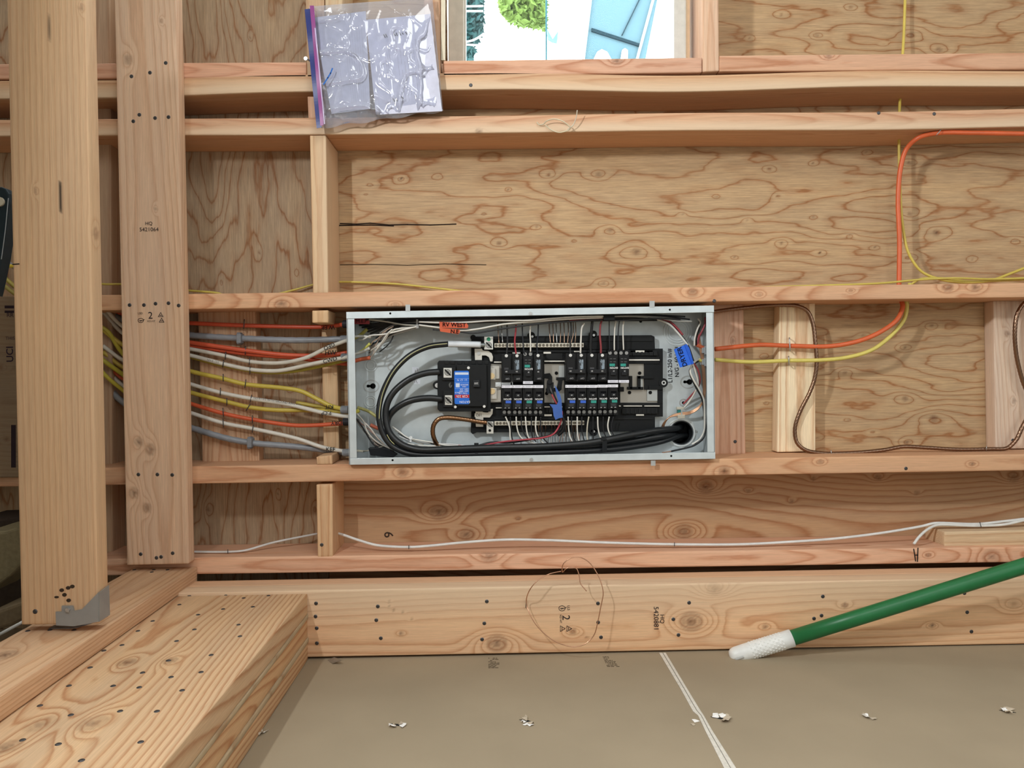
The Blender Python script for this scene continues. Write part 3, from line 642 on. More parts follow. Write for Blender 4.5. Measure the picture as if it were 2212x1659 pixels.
# ================================================================== the electrical panel
YF, YB = -.014, .086
PC = [P(748,674,YF), P(1542,660,YF), P(1545,991,YF), P(754,1004,YF)]
panel = empty('panel_enclosure', (P(1146,832,YB)), 'open grey galvanised electrical panel box lying on its side between two studs', 'electrical panel')
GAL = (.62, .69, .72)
def pq(u, v, Y):     # bilinear on the panel outline (world)
    q = (PC[0]*(1-u)+PC[1]*u)*(1-v)+(PC[3]*(1-u)+PC[2]*u)*v; q = q.copy(); q[1] = Y; return q
def pbox(mb, u0, v0, u1, v1, Y0, Y1):
    a = [pq(u0, v0, Y0), pq(u0, v1, Y0), pq(u1, v1, Y0), pq(u1, v0, Y0)]; b_ = [pq(u0, v0, Y1), pq(u0, v1, Y1), pq(u1, v1, Y1), pq(u1, v0, Y1)]
    return mb.add(a+b_, BOXF)
tu, tv = .0018, .0042
hc0, hc1 = P(1446, 908, YB), P(1498, 962, YB); xa, za = PC[0][0]+.002, .5*(PC[0][2]+PC[1][2])-.004; xb, zb = PC[1][0]-.001, .5*(PC[2][2]+PC[3][2])+.003
b = MB(); b.wbox((xa, YB, zb), (hc0[0], YB+.0015, za)); b.wbox((hc1[0], YB, zb), (xb, YB+.0015, za)); b.wbox((hc0[0], YB, hc0[2]), (hc1[0], YB+.0015, za)); b.wbox((hc0[0], YB, zb), (hc1[0], YB+.0015, hc1[2]))
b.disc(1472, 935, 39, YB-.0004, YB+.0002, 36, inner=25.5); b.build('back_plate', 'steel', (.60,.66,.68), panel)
b = MB(); pbox(b, 0, 0, 1, tv, YF+.001, YB); pbox(b, 0, 1-tv, 1, 1, YF+.001, YB); b.build('long_side', 'steel', (.36,.39,.40), panel)  # side steel coloured darker than the flanges, for shade inside the box
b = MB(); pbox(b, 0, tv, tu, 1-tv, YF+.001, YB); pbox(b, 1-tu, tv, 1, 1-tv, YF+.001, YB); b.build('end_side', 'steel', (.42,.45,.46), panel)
b = MB(); pbox(b, 0, 0, 1, .044, YF-.0016, YF); b.build('flange', 'steel', GAL, panel, bevel=.0006)
b = MB(); pbox(b, .003, .957, 1, 1, YF-.0016, YF); b.build('flange', 'steel', GAL, panel, bevel=.0006)
b = MB(); pbox(b, .003, .046, .0215, .955, YF-.0008, YF+.0006); b.build('flange', 'steel', GAL, panel, bevel=.0004)
b = MB(); pbox(b, .9785, .046, .997, .955, YF-.0008, YF+.0006); b.build('flange', 'steel', GAL, panel, bevel=.0004)
for x, y in ((843,677),(1447,669),(848,994),(1450,985)):
    b = MB(); b.disc(x, y, 2.3, YF-.0019, YF-.0016, 12); b.build('screw_hole', 'flat', (.01,.01,.01), panel)
for x, y in ((1146,677),(1148,993)):
    b = MB(); b.disc(x, y, 4.2, YF-.0036, YF-.0016, 14); b.disc(x, y, 2.2, YF-.0050, YF-.0036, 12, inner=.9); b.build('cover_screw', 'bright', (.55,.57,.57), panel)
for q in ((876,658,886,672),(1403,650,1414,664),(1406,995,1416,1006)):
    b = MB(); b.rect(*q, YF-.0025, YF-.0012); b.build('mounting_tab', 'steel', (.45,.47,.47), panel)
Yb = YB
def ko(cx, cy, rs, col=(.74,.80,.82), seed=0):
    b = MB()
    for r in rs: b.disc(cx, cy, r, Yb-.0022, Yb, 36, inner=r-1.6)
    b.build('knockout_ring', 'steel', col, panel)
ko(1464,716,(31,25,20)); ko(801,789,(13.5,9)); ko(800,868,(14,10))
def keyhole(cx, cy, s=1):
    b = MB(); b.disc(cx, cy, 14*s, Yb-.0012, Yb, 24, rx=17*s, inner=12*s); b.build('keyhole_rim', 'steel', (.5,.52,.52), panel)
    b = MB(); b.disc(cx+3.5*s, cy, 6*s, Yb-.0006, Yb-.0001, 16); b.rect(cx-8*s, cy-2.6*s, cx+2*s, cy+2.6*s, Yb-.0006, Yb-.0001); b.disc(cx-7*s, cy, 3.2*s, Yb-.0006, Yb-.0001, 12); b.build('keyhole', 'flat', (.008,.008,.008), panel)
keyhole(802,834); keyhole(1486,825)
for x, y in ((834,834),(1476,870),(1503,958),(1384,694)):
    b = MB(); b.disc(x, y, 3.2, Yb-.0006, Yb-.0001, 12); b.build('screw_hole', 'flat', (.008,.008,.008), panel)
for x, y, r in ((1476,870,9),(845,793,8)):
    b = MB(); b.disc(x, y, r, Yb-.0010, Yb, 20, inner=r-3); b.build('dimple_ring', 'steel', (.42,.43,.43), panel)
for x, y in ((1515,826),(1503,932),(846,885)):
    b = MB(); b.disc(x, y, 3.2, Yb-.003, Yb, 12); b.build('rivet', 'bright', (.6,.62,.62), panel)
b = MB(); b.rect(890,793,905,812,Yb-.0006,Yb); b.rect(894,820,908,830,Yb-.0006,Yb); b.build('paper_sticker', 'paint', (.70,.74,.80), panel)
ink([[(897,799),(897,805)],[(901,796),(903,803)],[(899,822),(901,828)],[(896,822),(896,827)]], Yb-.0006, .8, (.1,.1,.12), panel, 'sticker_print')
text('L1/L2-250 in/#', 1447.5, 790, 9.4, Yb-.0002, (.015,.015,.02), 91, panel, 'handwriting', thick=.2, squash=.96)
text('N/G - 60 in/#', 1462, 782, 8.8, Yb-.0002, (.015,.015,.02), 91, panel, 'handwriting', thick=.2, squash=.98)

# conduit entry at the lower corner of the box
cn = empty('conduit_entry', P(1472,935,Yb), 'round dark conduit opening with metal lock ring where the three thick black cables enter', 'conduit')
b = MB(); b.disc(1472,935,30,Yb-.005,Yb-.0005,36,inner=27); b.disc(1472,935,34,Yb-.002,Yb-.0005,8,inner=29); b.build('lock_ring', 'steel', (.80,.84,.84), cn)
b = MB(); b.disc(1472,935,27.5,Yb-.003,Yb-.0006,36,inner=25); b.build('bushing', 'plastic', (.10,.11,.12), cn)
b = MB(); b.disc(1472,935,25.3,Yb-.001,.1385,36,inner=24); b.disc(1472,935,24.5,.1375,.1385,36); b.build('pipe_wall', 'plastic', (.016,.018,.020), cn)

# black interior chassis
ch = empty('breaker_chassis', P(1230,830,.075), 'black plastic breaker base with silver bus bars in the middle of the panel', 'breaker base')
BK = (.008, .009, .010)
YC = .066
b = MB()
b.quad([(1018,727),(1407,724),(1414,727),(1415,755),(1018,755)], YC, YB-.004)
b.rect(1018,753,1432,786,YC+.003,YB-.004)
b.rect(1018,870,1432,900,YC+.003,YB-.004)
b.quad([(1018,898),(1415,898),(1415,931),(1300,933),(1030,934),(1021,938),(1017,934)], YC, YB-.004)
b.rect(1018,780,1060,872,YC+.004,YB-.004); b.rect(1083,784,1176,873,YC+.002,YB-.004); b.rect(1219,784,1340,873,YC+.002,YB-.004)
b.rect(1392,784,1432,842,YC+.002,YB-.004); b.rect(1421,840,1432,872,YC+.002,YB-.004)
b.rect(1172,770,1225,779,YC,YB-.004); b.rect(1358,770,1425,786,YC,YB-.004)
b.disc(1022,729,6,YC-.001,YB-.004,14)
for x, y, r in ((1148,725,8),(1282,722,8),(1433,827,10),(1283,934,8)): b.disc(x, y, r, YC, YB-.003, 20)
b.build('chassis_frame', 'plastic', BK, ch, bevel=.0006)
b = MB()
for x0, x1, y0, y1 in ((1067,1410,730,737),(1067,1410,756,761),(1067,1410,902,906),(1180,1215,879,892),(1345,1420,881,894),(1180,1215,763,776),(1362,1420,757,768)):
    b.rect(x0, y0, x1, y1, YC-.0025, YC+.001)
for x in range(1186,1215,8): b.rect(x, 884, x+4, 892, YC-.005, YC)
for x in list(range(1344,1420,9)): b.rect(x, 883, x+4, 893, YC-.005, YC); b.rect(x+14 if x < 1400 else x, 760, x+18 if x < 1400 else x+4, 768, YC-.005, YC)
b.build('moulded_rib', 'plastic', (.012,.013,.014), ch)
for q in ((1174,784,1222,872,YC+.008),(1338,784,1424,870,YC+.008),(1050,784,1084,872,YC+.006)):
    b = MB(); b.rect(*q, YB-.006); b.build('bus_plate', 'bright', (.40,.38,.34), ch)
for q in ((1207,790,1219,822),(1208,850,1220,870),(1382,816,1388,838),(1397,818,1412,836),(1398,842,1420,866)):
    b = MB(); b.rect(*q, YC+.004, YC+.009); b.build('bus_stab', 'bright', (.48,.51,.51), ch)
for q in (((1172,808),(1188,806),(1193,814),(1193,830),(1188,832),(1186,818),(1172,817))), (((1202,815),(1222,815),(1222,820),(1215,822),(1213,842),(1207,846),(1180,846),(1180,839),(1203,838),(1207,822),(1202,821))):
    b = MB(); b.quad(q, YC-.002, YC+.010); b.build('insulator_hook', 'plastic', BK, ch, bevel=.0004)
b = MB()
for q in ((1337,836,1348,846),(1356,836,1390,842),(1378,812,1384,840),(1378,812,1412,818),(1402,834,1432,842),(1360,812,1366,840)): b.rect(*q, YC-.002, YC+.010)
b.build('insulator_hook', 'plastic', BK, ch, bevel=.0004)
for x, y, dy in ((1202,806,.006),(1181,850,.006),(1382,806,.006),(1360,848,.006),(1405,848,.002)):
    b = MB(); b.disc(x, y, 3.7, YC+dy, YC+dy+.003, 12); b.build('bus_hole', 'flat', (.01,.01,.01), ch)
for x0, y0, x1, y1 in ((1176,779,1220,781.5),(1067,781,1083,783.5),(1359,776,1425,779),(1071,880,1084,882),(1176,878,1188,880),(1192,878,1215,880),(1337,876,1341,878),(1347,876,1387,878),(1392,876,1425,878),(1107,761,1124,764),(1174,760,1190,764),(1240,758,1252,760.5),(1373,757,1392,761),(1374,895,1391,898),(1176,895,1192,899)):
    b = MB(); b.rect(x0, y0, x1, y1, YC-.004, YC+.001); b.build('metal_strip', 'bright', (.78,.76,.70), ch)
# terminal bars
def tbar(x0, x1, yc, holes, label, dark=(), y2=0):
    b = MB(); b.quad([(x0, yc-4.5), (x1, yc-4.5+y2), (x1, yc+4.5+y2), (x0, yc+4.5)], YC-.016, YC-.006); o = b.build('terminal_bar', 'bright', (.72,.68,.58), ch, bevel=.0004); o['label'] = label
    for x in holes:
        yy = yc+y2*(x-x0)/(x1-x0)
        b = MB(); b.disc(x, yy, 3.2, YC-.0164, YC-.016, 12, inner=2.0); b.disc(x, yy, 1.9, YC-.0163, YC-.016, 10); b.build('set_screw', 'bright', (.16,.14,.11) if x not in dark else (.02,.02,.02), o)
tbar(1068,1261,746,[1072+7.4*i for i in range(11)]+[1158,1166,1174,1182,1190,1197,1204,1212,1219,1226,1233,1241,1249,1257],'brass toned neutral bar along the upper rail', y2=-.5)
tbar(1068,1262,914.5,[1074,1081,1089,1096,1110,1118,1131,1139,1153,1162,1171,1178,1184,1191,1198,1206,1222,1230,1240,1245,1251,1259],'brass toned ground bar along the lower rail', y2=-1)
def lug(x0, y0, x1, y1, cx, cy, r, Y, parent, col=(.74,.74,.70)):
    b = MB(); b.rect(x0, y0, x1, y1, Y, Y+.012); o = b.build('terminal_lug', 'bright', col, parent, bevel=.0005)
    b = MB(); b.disc(cx, cy, r, Y-.0012, Y, 20, inner=r*.72); b.disc(cx, cy, r*.55, Y-.0012, Y, 16); b.build('lug_screw', 'bright', (.22,.22,.21), o)
    b = MB(); b.quad([(cx-r*1.05, cy-r*.75), (cx-r*.75, cy-r*1.05), (cx+r*1.05, cy+r*.75), (cx+r*.75, cy+r*1.05)], Y-.0016, Y-.0012); b.build('screw_slot', 'flat', (.02,.02,.02), o)
    return o
nl = lug(1046,727,1065,755,1056,745.5,6.5,YC-.022,ch)
b = MB(); b.disc(1055.5,732.5,4.2,YC-.024,YC-.022,16); b.build('green_screw', 'sheath', (.02,.30,.16), nl)
gl_ = lug(1051,911,1066,937,1059,917,5.5,YC-.018,ch)
b = MB(); b.disc(1058,930,3,YC-.0184,YC-.018,14); b.build('lug_hole', 'flat', (.01,.01,.01), gl_)
for nm, q in (('neutral_link', [(1025,753),(1041,753),(1043,757),(1055,758),(1062,763),(1065,771),(1064,781),(1059,781),(1056,772),(1050,768),(1041,768),(1041,778),(1026,778)]),
              ('neutral_link', [(1027,884),(1043,884),(1043,890),(1054,891),(1059,884),(1065,883),(1064,894),(1058,902),(1044,902),(1044,922),(1028,922),(1027,902),(1025,900),(1025,893),(1027,893)])):
    b = MB(); b.quad(q, YC-.008, YC-.002); b.build(nm, 'bright', (.70,.68,.62), ch, bevel=.0004)
b = MB(); b.disc(1034,763,4,YC-.0105,YC-.008,14); b.build('link_screw', 'bright', (.55,.56,.56), ch)
text('192', 1035, 896, 6.5, YC-.0083, (.03,.03,.03), 180, ch, 'stamped_number')
for x, y in ((1150,727),(1283,724),(1283,932),(1434,827)):
    b = MB(); b.disc(x, y, 2.6 if x < 1400 else 5, YC-.002, YC, 14, inner=None if x < 1400 else 2.6); b.build('mounting_screw', 'bright', (.62,.64,.64), ch)

# main breaker
mbk = empty('main_breaker', P(998,833,.05), 'large black main breaker with blue and red rating label', 'circuit breaker')
YM = .034
b = MB(); b.quad([(948,779),(1054,779),(1060,786),(1060,889),(950,889),(945,884),(945,784)], YM+.008, YB-.010); b.disc(944,832,9,YM+.020,YM+.034,20); b.build('breaker_body', 'plastic', BK, mbk, bevel=.0012)
b = MB(); b.quad([(986,788),(1051,788),(1052,878),(988,878)], YM, YM+.009)
for x in (960, 973, 988, 1003, 1018, 1032, 1046): b.rect(x, 780, x+10, 787, YM+.0065, YM+.009)
b.rect(955,793,985,822,YM+.004,YM+.009); b.rect(957,844,985,880,YM+.004,YM+.009)
b.build('raised_cover', 'plastic', (.010,.011,.012), mbk, bevel=.0010)
lug(958,795,976,816,967,804.5,7,YM+.002,mbk); lug(961,854,977,875,968.5,864.5,7,YM+.002,mbk)
b = MB(); b.disc(944.5,832.5,5,YM+.018,YM+.020,16,inner=2.2); b.disc(944.5,832.5,2.0,YM+.018,YM+.0195,10); b.build('mounting_screw', 'bright', (.7,.7,.7), mbk)
for x, y in ((1012,794.5),(983.5,879),(1046,878)):
    b = MB(); b.disc(x, y, 3, YM-.0012, YM+.001, 14); b.build('cover_screw', 'bright', (.85,.85,.83), mbk)
b = MB(); b.rect(1022,821,1036,836,YM-.007,YM); b.build('toggle', 'plastic', (.022,.024,.026), mbk, bevel=.0008)
text('200', 1029, 828, 4.2, YM-.0072, (.7,.7,.7), 180, mbk, 'toggle_number')
b = MB(); b.quad([(981,803),(983,801),(1011,801),(1013,803),(1014,871),(1012,873),(984,873),(982,871)], YM-.0005, YM); lab = b.build('rating_label', 'paint', (.022,.16,.66), mbk)
b = MB(); b.rect(982.5,852.5,1013.6,859.5,YM-.0008,YM-.0005); b.build('red_band', 'paint', (.50,.02,.03), lab)
b = MB(); b.rect(984.5,828,993,836.5,YM-.0008,YM-.0005); b.rect(983,804.5,1012,809.5,YM-.0007,YM-.0005); b.build('white_patch', 'paint', (.62,.70,.85), lab)
for y in (817.5, 826.5, 838.5): 
    b = MB(); b.rect(982.5, y, 1013, y+.5, YM-.0007, YM-.0005); b.build('ruled_line', 'paint', (.4,.55,.85), lab)
for t, x, y, s in (('CSR 25k', 998, 856, 5.2), ('EATON', 1004, 868, 5.0), ('125V  15A', 1003, 841, 3.2), ('240V 200A', 1002, 845, 3.2), ('TYPE CSR', 1000, 849, 3.2), ('L1  L2  N', 998, 821, 4), ('BREAKER', 1003, 831, 3.0), ('10kA', 1003, 835, 3.0), ('HACR', 988, 848, 3)):
    text(t, x, y, s, YM-.0009, (.85,.88,.95), 180, lab, 'label_print')
sw = [[(973+3*math.cos(a)*r_, 832+5*math.sin(a)*r_) for a in np.linspace(0, 5, 8)] for r_ in (.5, 1.0)]
ink(sw, YM+.0035, .7, (.30,.31,.30), mbk, 'moulded_mark')
for y0, y1, cy in ((792,817,811),(840,862,844)):
    pass
for (x0,y0,x1,y1), (cx,cy) in (((1051,796,1070,820),(1062,812)), ((1052,838,1073,862),(1063,845))):
    b = MB(); b.rect(x0, y0, x1, y1, YM+.016, YM+.022); b.rect(x0+4, y0-5 if y0 < 830 else y0+4, x1+9, y1-2 if y0 < 830 else y1+6, YM+.024, YM+.030); o = b.build('output_lug', 'bright', (.62,.60,.55), mbk, bevel=.0005)
    b = MB(); b.disc(cx, cy, 6.5, YM+.0125, YM+.016, 18, inner=4.2); b.disc(cx, cy, 4, YM+.0135, YM+.016, 14); b.disc(cx, cy, 1.8, YM+.0134, YM+.0136, 6); b.build('lug_screw', 'bright', (.80,.62,.36), o)
b = MB(); b.rect(1070,826,1082,836,YM+.010,YM+.018); b.disc(1076,831,4,YM+.008,YM+.010,12); b.build('retainer_clip', 'bright', (.68,.72,.74), mbk, bevel=.0004)
b = MB(); b.rect(1083,826,1106,831,YM+.010,YM+.012); b.quad([(1103,808),(1107,808),(1108,831),(1103,831)], YM+.010, YM+.012); b.build('retainer_strap', 'bright', (.60,.64,.66), mbk)

# branch breakers
YBR = .030
BLUE, TEAL = (.05, .14, .62), (.04, .32, .26)
ORD = ['first', 'second', 'third', 'fourth', 'fifth']
def stripes(parent, x0, x1, y, col, Y):
    b = MB(); b.rect(x0, y, x1, y+5.6, Y-.0004, Y); b.build('colour_stripe', 'paint', col, parent)
def lower_breaker(x0, y0, w, col, label, name='branch_breaker'):
    r = empty(name, P(x0+w/2, y0+32, YBR+.03), label, 'circuit breaker', 'single breakers of the lower row'); x1 = x0+w-1.2
    b = MB(); b.rect(x0, y0+6, x1, y0+53, YBR+.004, YC+.002); b.quad([(x0+4, y0+6), (x1-1, y0+6), (x1-1, y0+50), (x0+4, y0+50)], YBR, YBR+.005); b.rect(x0, y0+53, x0+w/2-1.5, y0+66, YBR+.010, YC-.004); b.rect(x0+w/2+.5, y0+53, x1, y0+66, YBR+.010, YC-.004)
    body = b.build('breaker_body', 'plastic', (.0115,.012,.013), r, bevel=.0006)
    b = MB(); b.rect(x0+6, y0+14, x1-3, y0+27, YBR-.0003, YBR+.001); b.build('toggle_recess', 'flat', (.006,.006,.007), r)
    b = MB(); b.rect(x0+7, y0+19, x1-4, y0+26, YBR-.005, YBR+.001); tg = b.build('toggle', 'plastic', (.020,.021,.023), r, bevel=.0005)
    text('20', x0+w/2+1.5, y0+22, 2.6, YBR-.0052, (.75,.75,.75), 180, tg, 'toggle_number')
    text('EATON', x0+w/2+1, y0+30, 3.6, YBR-.0003, (.85,.85,.85), 180, r, 'print', thick=.12)
    stripes(r, x0+w/2-3, x1-1.5, y0+33.5, col, YBR)
    for k, ww in ((41.5, 12), (43.5, 10), (45.5, 11)):
        b = MB(); b.rect(x0+w/2-ww/2+.5, y0+k, x0+w/2+ww/2+.5, y0+k+.7, YBR-.0003, YBR); b.build('print', 'paint', (.10,.105,.11), r)
    b = MB(); b.quad([(x0+5,y0+50),(x0+8,y0+48),(x0+10,y0+50)], YBR-.0003, YBR); b.quad([(x0+13,y0+50),(x0+15.5,y0+48),(x0+18,y0+50)], YBR-.0003, YBR); b.build('print', 'paint', (.45,.45,.45), r)
    for sx in (x0+5.5, x0+w-7):
        b = MB(); b.disc(sx, y0+58.5, 3.6, YBR+.0085, YBR+.010, 14, inner=2.4); b.disc(sx, y0+58.5, 1.8, YBR+.0088, YBR+.010, 10); b.build('terminal_screw', 'bright', (.30,.30,.29), r)
    b = MB(); b.rect(x0-.5, y0, x1+.3, y0+6.2, YBR-.001, YBR+.004); t = b.build('white_tag', 'paint', (.80,.80,.86), r, bevel=.0004)
    b = MB(); b.rect(x0+6, y0+1.6, x1-3, y0+2.2, YBR-.0013, YBR-.001); b.rect(x0+6, y0+3.6, x1-5, y0+4.1, YBR-.0013, YBR-.001); b.rect(x0+1.5, y0+2, x0+2.6, y0+4.5, YBR-.0013, YBR-.001); b.build('tag_print', 'flat', (.35,.35,.4), t)
    return r
pos = [(1084,832,22.7,BLUE),(1106.7,832,22.6,BLUE),(1129.3,832,22.5,TEAL),(1151.8,832,22.6,BLUE),(1221.8,831.5,23.6,BLUE),(1245.4,831.5,23,BLUE),(1268.4,831.5,22.6,TEAL),(1291,831,22.6,TEAL),(1313.6,830.5,22.4,TEAL)]
wh = ['beside the main breaker', 'next right of the breaker beside the main breaker', 'between two blue-striped ones', 'ending the group left of the blue tape', 'just right of the hanging blue tape', 'second after the hanging blue tape', 'next to the blue-striped pair', 'between two other teal-striped ones', 'at the open end of the row']
for i, (x, y, w, c) in enumerate(pos):
    lower_breaker(x, y, w, c, 'lower-row black breaker, %s stripe, %s' % ('blue' if c is BLUE else 'teal', wh[i]))
def upper_teal(x0, y0, w, label):
    r = empty('branch_breaker', P(x0+w/2, y0+32, YBR+.03), label, 'circuit breaker', 'teal-striped breakers of the upper row'); x1 = x0+w-1.2
    b = MB(); b.rect(x0, y0+10, x1, y0+64, YBR+.004, YC+.002); b.rect(x0+2, y0+14, x1-2, y0+62, YBR, YBR+.005); b.rect(x0, y0-2, x0+w/2-1, y0+11, YBR+.010, YC-.004); b.rect(x0+w/2, y0-2, x1, y0+11, YBR+.010, YC-.004)
    b.build('breaker_body', 'plastic', (.0115,.012,.013), r, bevel=.0006)
    for sx in (x0+4.5, x0+w-6.5):
        b = MB(); b.disc(sx, y0+5, 3.6, YBR+.0085, YBR+.010, 14, inner=2.2); b.disc(sx, y0+5, 1.7, YBR+.0088, YBR+.010, 10); b.build('terminal_screw', 'bright', (.42,.42,.41), r)
    stripes(r, x0+3.5, x0+15, y0+28, TEAL, YBR)
    text('EATON', x0+w/2+1, y0+37, 3.8, YBR-.0003, (.85,.85,.85), 180, r, 'print', thick=.12)
    for k in (17, 23.5):
        b = MB(); b.rect(x0+4, y0+k, x0+9, y0+k+1, YBR-.0003, YBR); b.rect(x0+11.5, y0+k, x0+17, y0+k+1, YBR-.0003, YBR); b.build('print', 'paint', (.16,.165,.17), r)
    text('20', x0+w/2+1, y0+44, 2.8, YBR-.0003, (.8,.8,.8), 180, r, 'print')
    b = MB(); b.rect(x0+6, y0+46.5, x1-5, y0+53, YBR-.005, YBR+.001); b.build('toggle', 'plastic', (.014,.015,.017), r, bevel=.0005)
    b = MB(); b.rect(x0, y0+63.5, x1, y0+69.5, YBR-.001, YBR+.004); t = b.build('white_tag', 'paint', (.78,.78,.86), r, bevel=.0004)
    b = MB(); b.rect(x0+4, y0+65.4, x1-5, y0+66, YBR-.0013, YBR-.001); b.rect(x0+4, y0+67.2, x1-6, y0+67.8, YBR-.0013, YBR-.001); b.rect(x1-3, y0+65.5, x1-2, y0+67.5, YBR-.0013, YBR-.001); b.build('tag_print', 'flat', (.35,.35,.4), t)
upper_teal(1129.8,760,22.6,'upper-row black breaker with teal stripe in the group beside the main breaker')
upper_teal(1313.3,757.5,23.4,'upper-row teal-striped breaker touching a double breaker with tied handles')
upper_teal(1337,757.5,23,'upper-row teal-striped breaker with bare bus plate on its open side')
def pole(r, x0, y0, w, sticker, scr=True):
    x1 = x0+w-1.0
    b = MB(); b.rect(x0, y0, x1, y0+61, YBR+.004, YC+.002); b.rect(x0+2.5, y0+11, x1-2, y0+58, YBR, YBR+.005); b.rect(x0+3, y0+3, x0+w*.62, y0+11, YBR+.002, YBR+.005)
    b.build('breaker_body', 'plastic', (.0115,.012,.013), r, bevel=.0006)
    b = MB(); b.disc(x0+w*.45, y0+4.5, 3.4, YBR+.001, YBR+.003, 14); b.build('terminal_screw', 'bright', (.78,.78,.76), r)
    if sticker:
        b = MB(); b.rect(x0+5, y0+13, x0+15.5, y0+35, YBR-.0004, YBR); st = b.build('rating_sticker', 'paint', (.045,.05,.055), r)
        ink([[(x0+8,y0+14),(x0+9,y0+18),(x0+7.5,y0+21)],[(x0+13,y0+14),(x0+12,y0+34)],[(x0+14,y0+15),(x0+14,y0+33)],[(x0+10.5,y0+15),(x0+11,y0+34)],[(x0+9,y0+27),(x0+9.5,y0+34)],[(x0+6,y0+17),(x0+8,y0+20)],[(x0+12,y0+20),(x0+14.5,y0+22)]], YBR-.0004, 1.1, (.36,.44,.52), st, 'sticker_print')
    else:
        b = MB(); b.rect(x0+6, y0+31, x0+15, y0+31.8, YBR-.0003, YBR); b.rect(x0+6, y0+33, x0+15, y0+33.6, YBR-.0003, YBR); b.build('print', 'paint', (.18,.18,.19), r)
    b = MB(); b.rect(x0+5, y0+50, x1-3, y0+58, YBR-.003, YBR+.001); b.build('toggle_base', 'plastic', (.010,.011,.012), r, bevel=.0004)
    text('OFF', x0+w*.55, y0+54, 3.4, YBR-.0033, (.42,.42,.43), 180, r, 'print')
def double_breaker(x0, y0, w, label):
    r = empty('double_breaker', P(x0+w, y0+30, YBR+.03), label, 'circuit breaker', 'double breakers of the upper row')
    pole(r, x0, y0, w, False); pole(r, x0+w, y0, w, True)
    b = MB(); b.rect(x0+5, y0+35, x0+2*w-4, y0+43.5, YBR-.0075, YBR+.001); t = b.build('handle_tie', 'plastic', (.016,.017,.019), r, bevel=.0008)
    text('50', x0+10.5, y0+38.5, 3.2, YBR-.0078, (.75,.75,.75), 180, t, 'handle_number'); text('50', x0+w+10, y0+38.5, 3.2, YBR-.0078, (.75,.75,.75), 180, t, 'handle_number')
double_breaker(1083.5,764,23,'black double breaker with tied handles, next to the main breaker')
double_breaker(1222,763,23.2,'black double breaker fed by a thin black and a white wire')
double_breaker(1268.5,763,22.6,'black double breaker fed by a thick black and a red wire')
sg = empty('single_breaker', P(1163,795,YBR+.03), 'black single breaker with swirl sticker at the edge of the bare bus gap', 'circuit breaker')
pole(sg, 1152.5, 763.5, 22, True)
text('20', 1163, 803, 3.0, YBR-.0003, (.75,.75,.75), 180, sg, 'print')

# ------------------------------------------------------------------ thick feeders
RB = (.012,.014,.016)
f1 = wire('feeder_cable', [(969,743,.030),(925,749,.026),(885,768,.022),(850,803,.018),(826,850,.016),(818,892,.012),(825,932,.012),(845,962,.014),(880,979,.014),(930,983,.015),(1060,980,.018),(1200,977,.022),(1330,970,.040),(1420,956,.062),(1464,943,.084),(1483,941,.115)], 6.1, RB, 'thick black cable with a yellow stripe and white taped end at the neutral lug', 'cable', mat='rubber', n=14)
wire('white_tape', [(968,743,.030),(1000,743.5,.033),(1038,744.5,.040)], 6.8, (.72,.76,.80), '', mat='sheath', parent=f1, n=14)
wire('bare_end', [(1037,744.8,.0405),(1047,745.5,.043)], 4.6, (.30,.33,.33), '', mat='bright', parent=f1, n=12)
def stripe_(pts, col=(.62,.60,.28)): wire('yellow_stripe', pts, .75, col, '', parent=f1, n=6)
stripe_([(966,742,.0230),(925,748,.0190),(885,767,.0151),(850,802,.0112),(827,849,.0092),(820,888,.0054),(819,905,.0054)])
stripe_([(836,939,.0062),(843,951,.0070),(852,960,.0080)])
stripe_([(1372,963,.0452),(1410,957,.0530),(1440,950,.0640),(1460,944,.0760),(1470,941,.0900)])
f2 = wire('feeder_cable', [(950,803,.040),(920,806,.036),(886,818,.030),(852,845,.026),(836,873,.024),(833,905,.022),(843,937,.018),(868,960,.014),(905,971,.010),(970,970,.009),(1060,967,.011),(1180,964,.015),(1270,957,.020),(1340,944,.032),(1410,931,.05),(1463,925,.082),(1472,921,.115)], 7.1, RB, 'thick black cable curving to the upper lug of the main breaker', 'cable', mat='rubber', n=14)
f3 = wire('feeder_cable', [(956,862,.040),(920,860,.036),(882,867,.034),(852,885,.036),(838,905,.040),(838,930,.042),(854,952,.042),(890,969,.036),(970,975,.030),(1060,973,.030),(1180,970,.034),(1280,964,.040),(1360,954,.050),(1430,942,.062),(1456,938,.086),(1461,938,.115)], 7.1, RB, 'thick black cable curving to the lower lug of the main breaker', 'cable', mat='rubber', n=14)
def tie_strap(pts, w, col, label, Y):
    e = empty('cable_tie', P(pts[0][0], pts[0][1], Y), label, 'cable tie'); b = MB()
    for a_, c_ in zip(pts[:-1], pts[1:]): b.rect(min(a_[0], c_[0])-w/2, min(a_[1], c_[1]), max(a_[0], c_[0])+w/2, max(a_[1], c_[1]), Y-.0012, Y)
    b.build('strap', 'plastic', col, e); b = MB(); b.rect(pts[0][0]-w*.8, pts[0][1]-5, pts[0][0]+w*.8, pts[0][1]+3, Y-.004, Y); b.build('tie_head', 'plastic', col, e, bevel=.0005); return e
tie_strap([(1029,962),(1029,992)], 6, (.012,.014,.016), 'black cable tie round the thick black cables below the main breaker', .012)
tie_strap([(1304,948),(1308,976)], 6, (.012,.014,.016), 'black cable tie round the thick black cables near the conduit opening', .018)
tie_strap([(901,706),(901,690)], 4, (.42,.42,.42), 'pale grey cable tie around the upper wire bundle', .016)
b = MB(); b.disc(887,946,4,.016,.022,14); b.rect(885,947,889,955,.018,.021); tag(b.build('cable_tie', 'plastic', (.72,.76,.78), bevel=.0004), 'small white cable tie head on the lower wire bundle', 'cable tie')

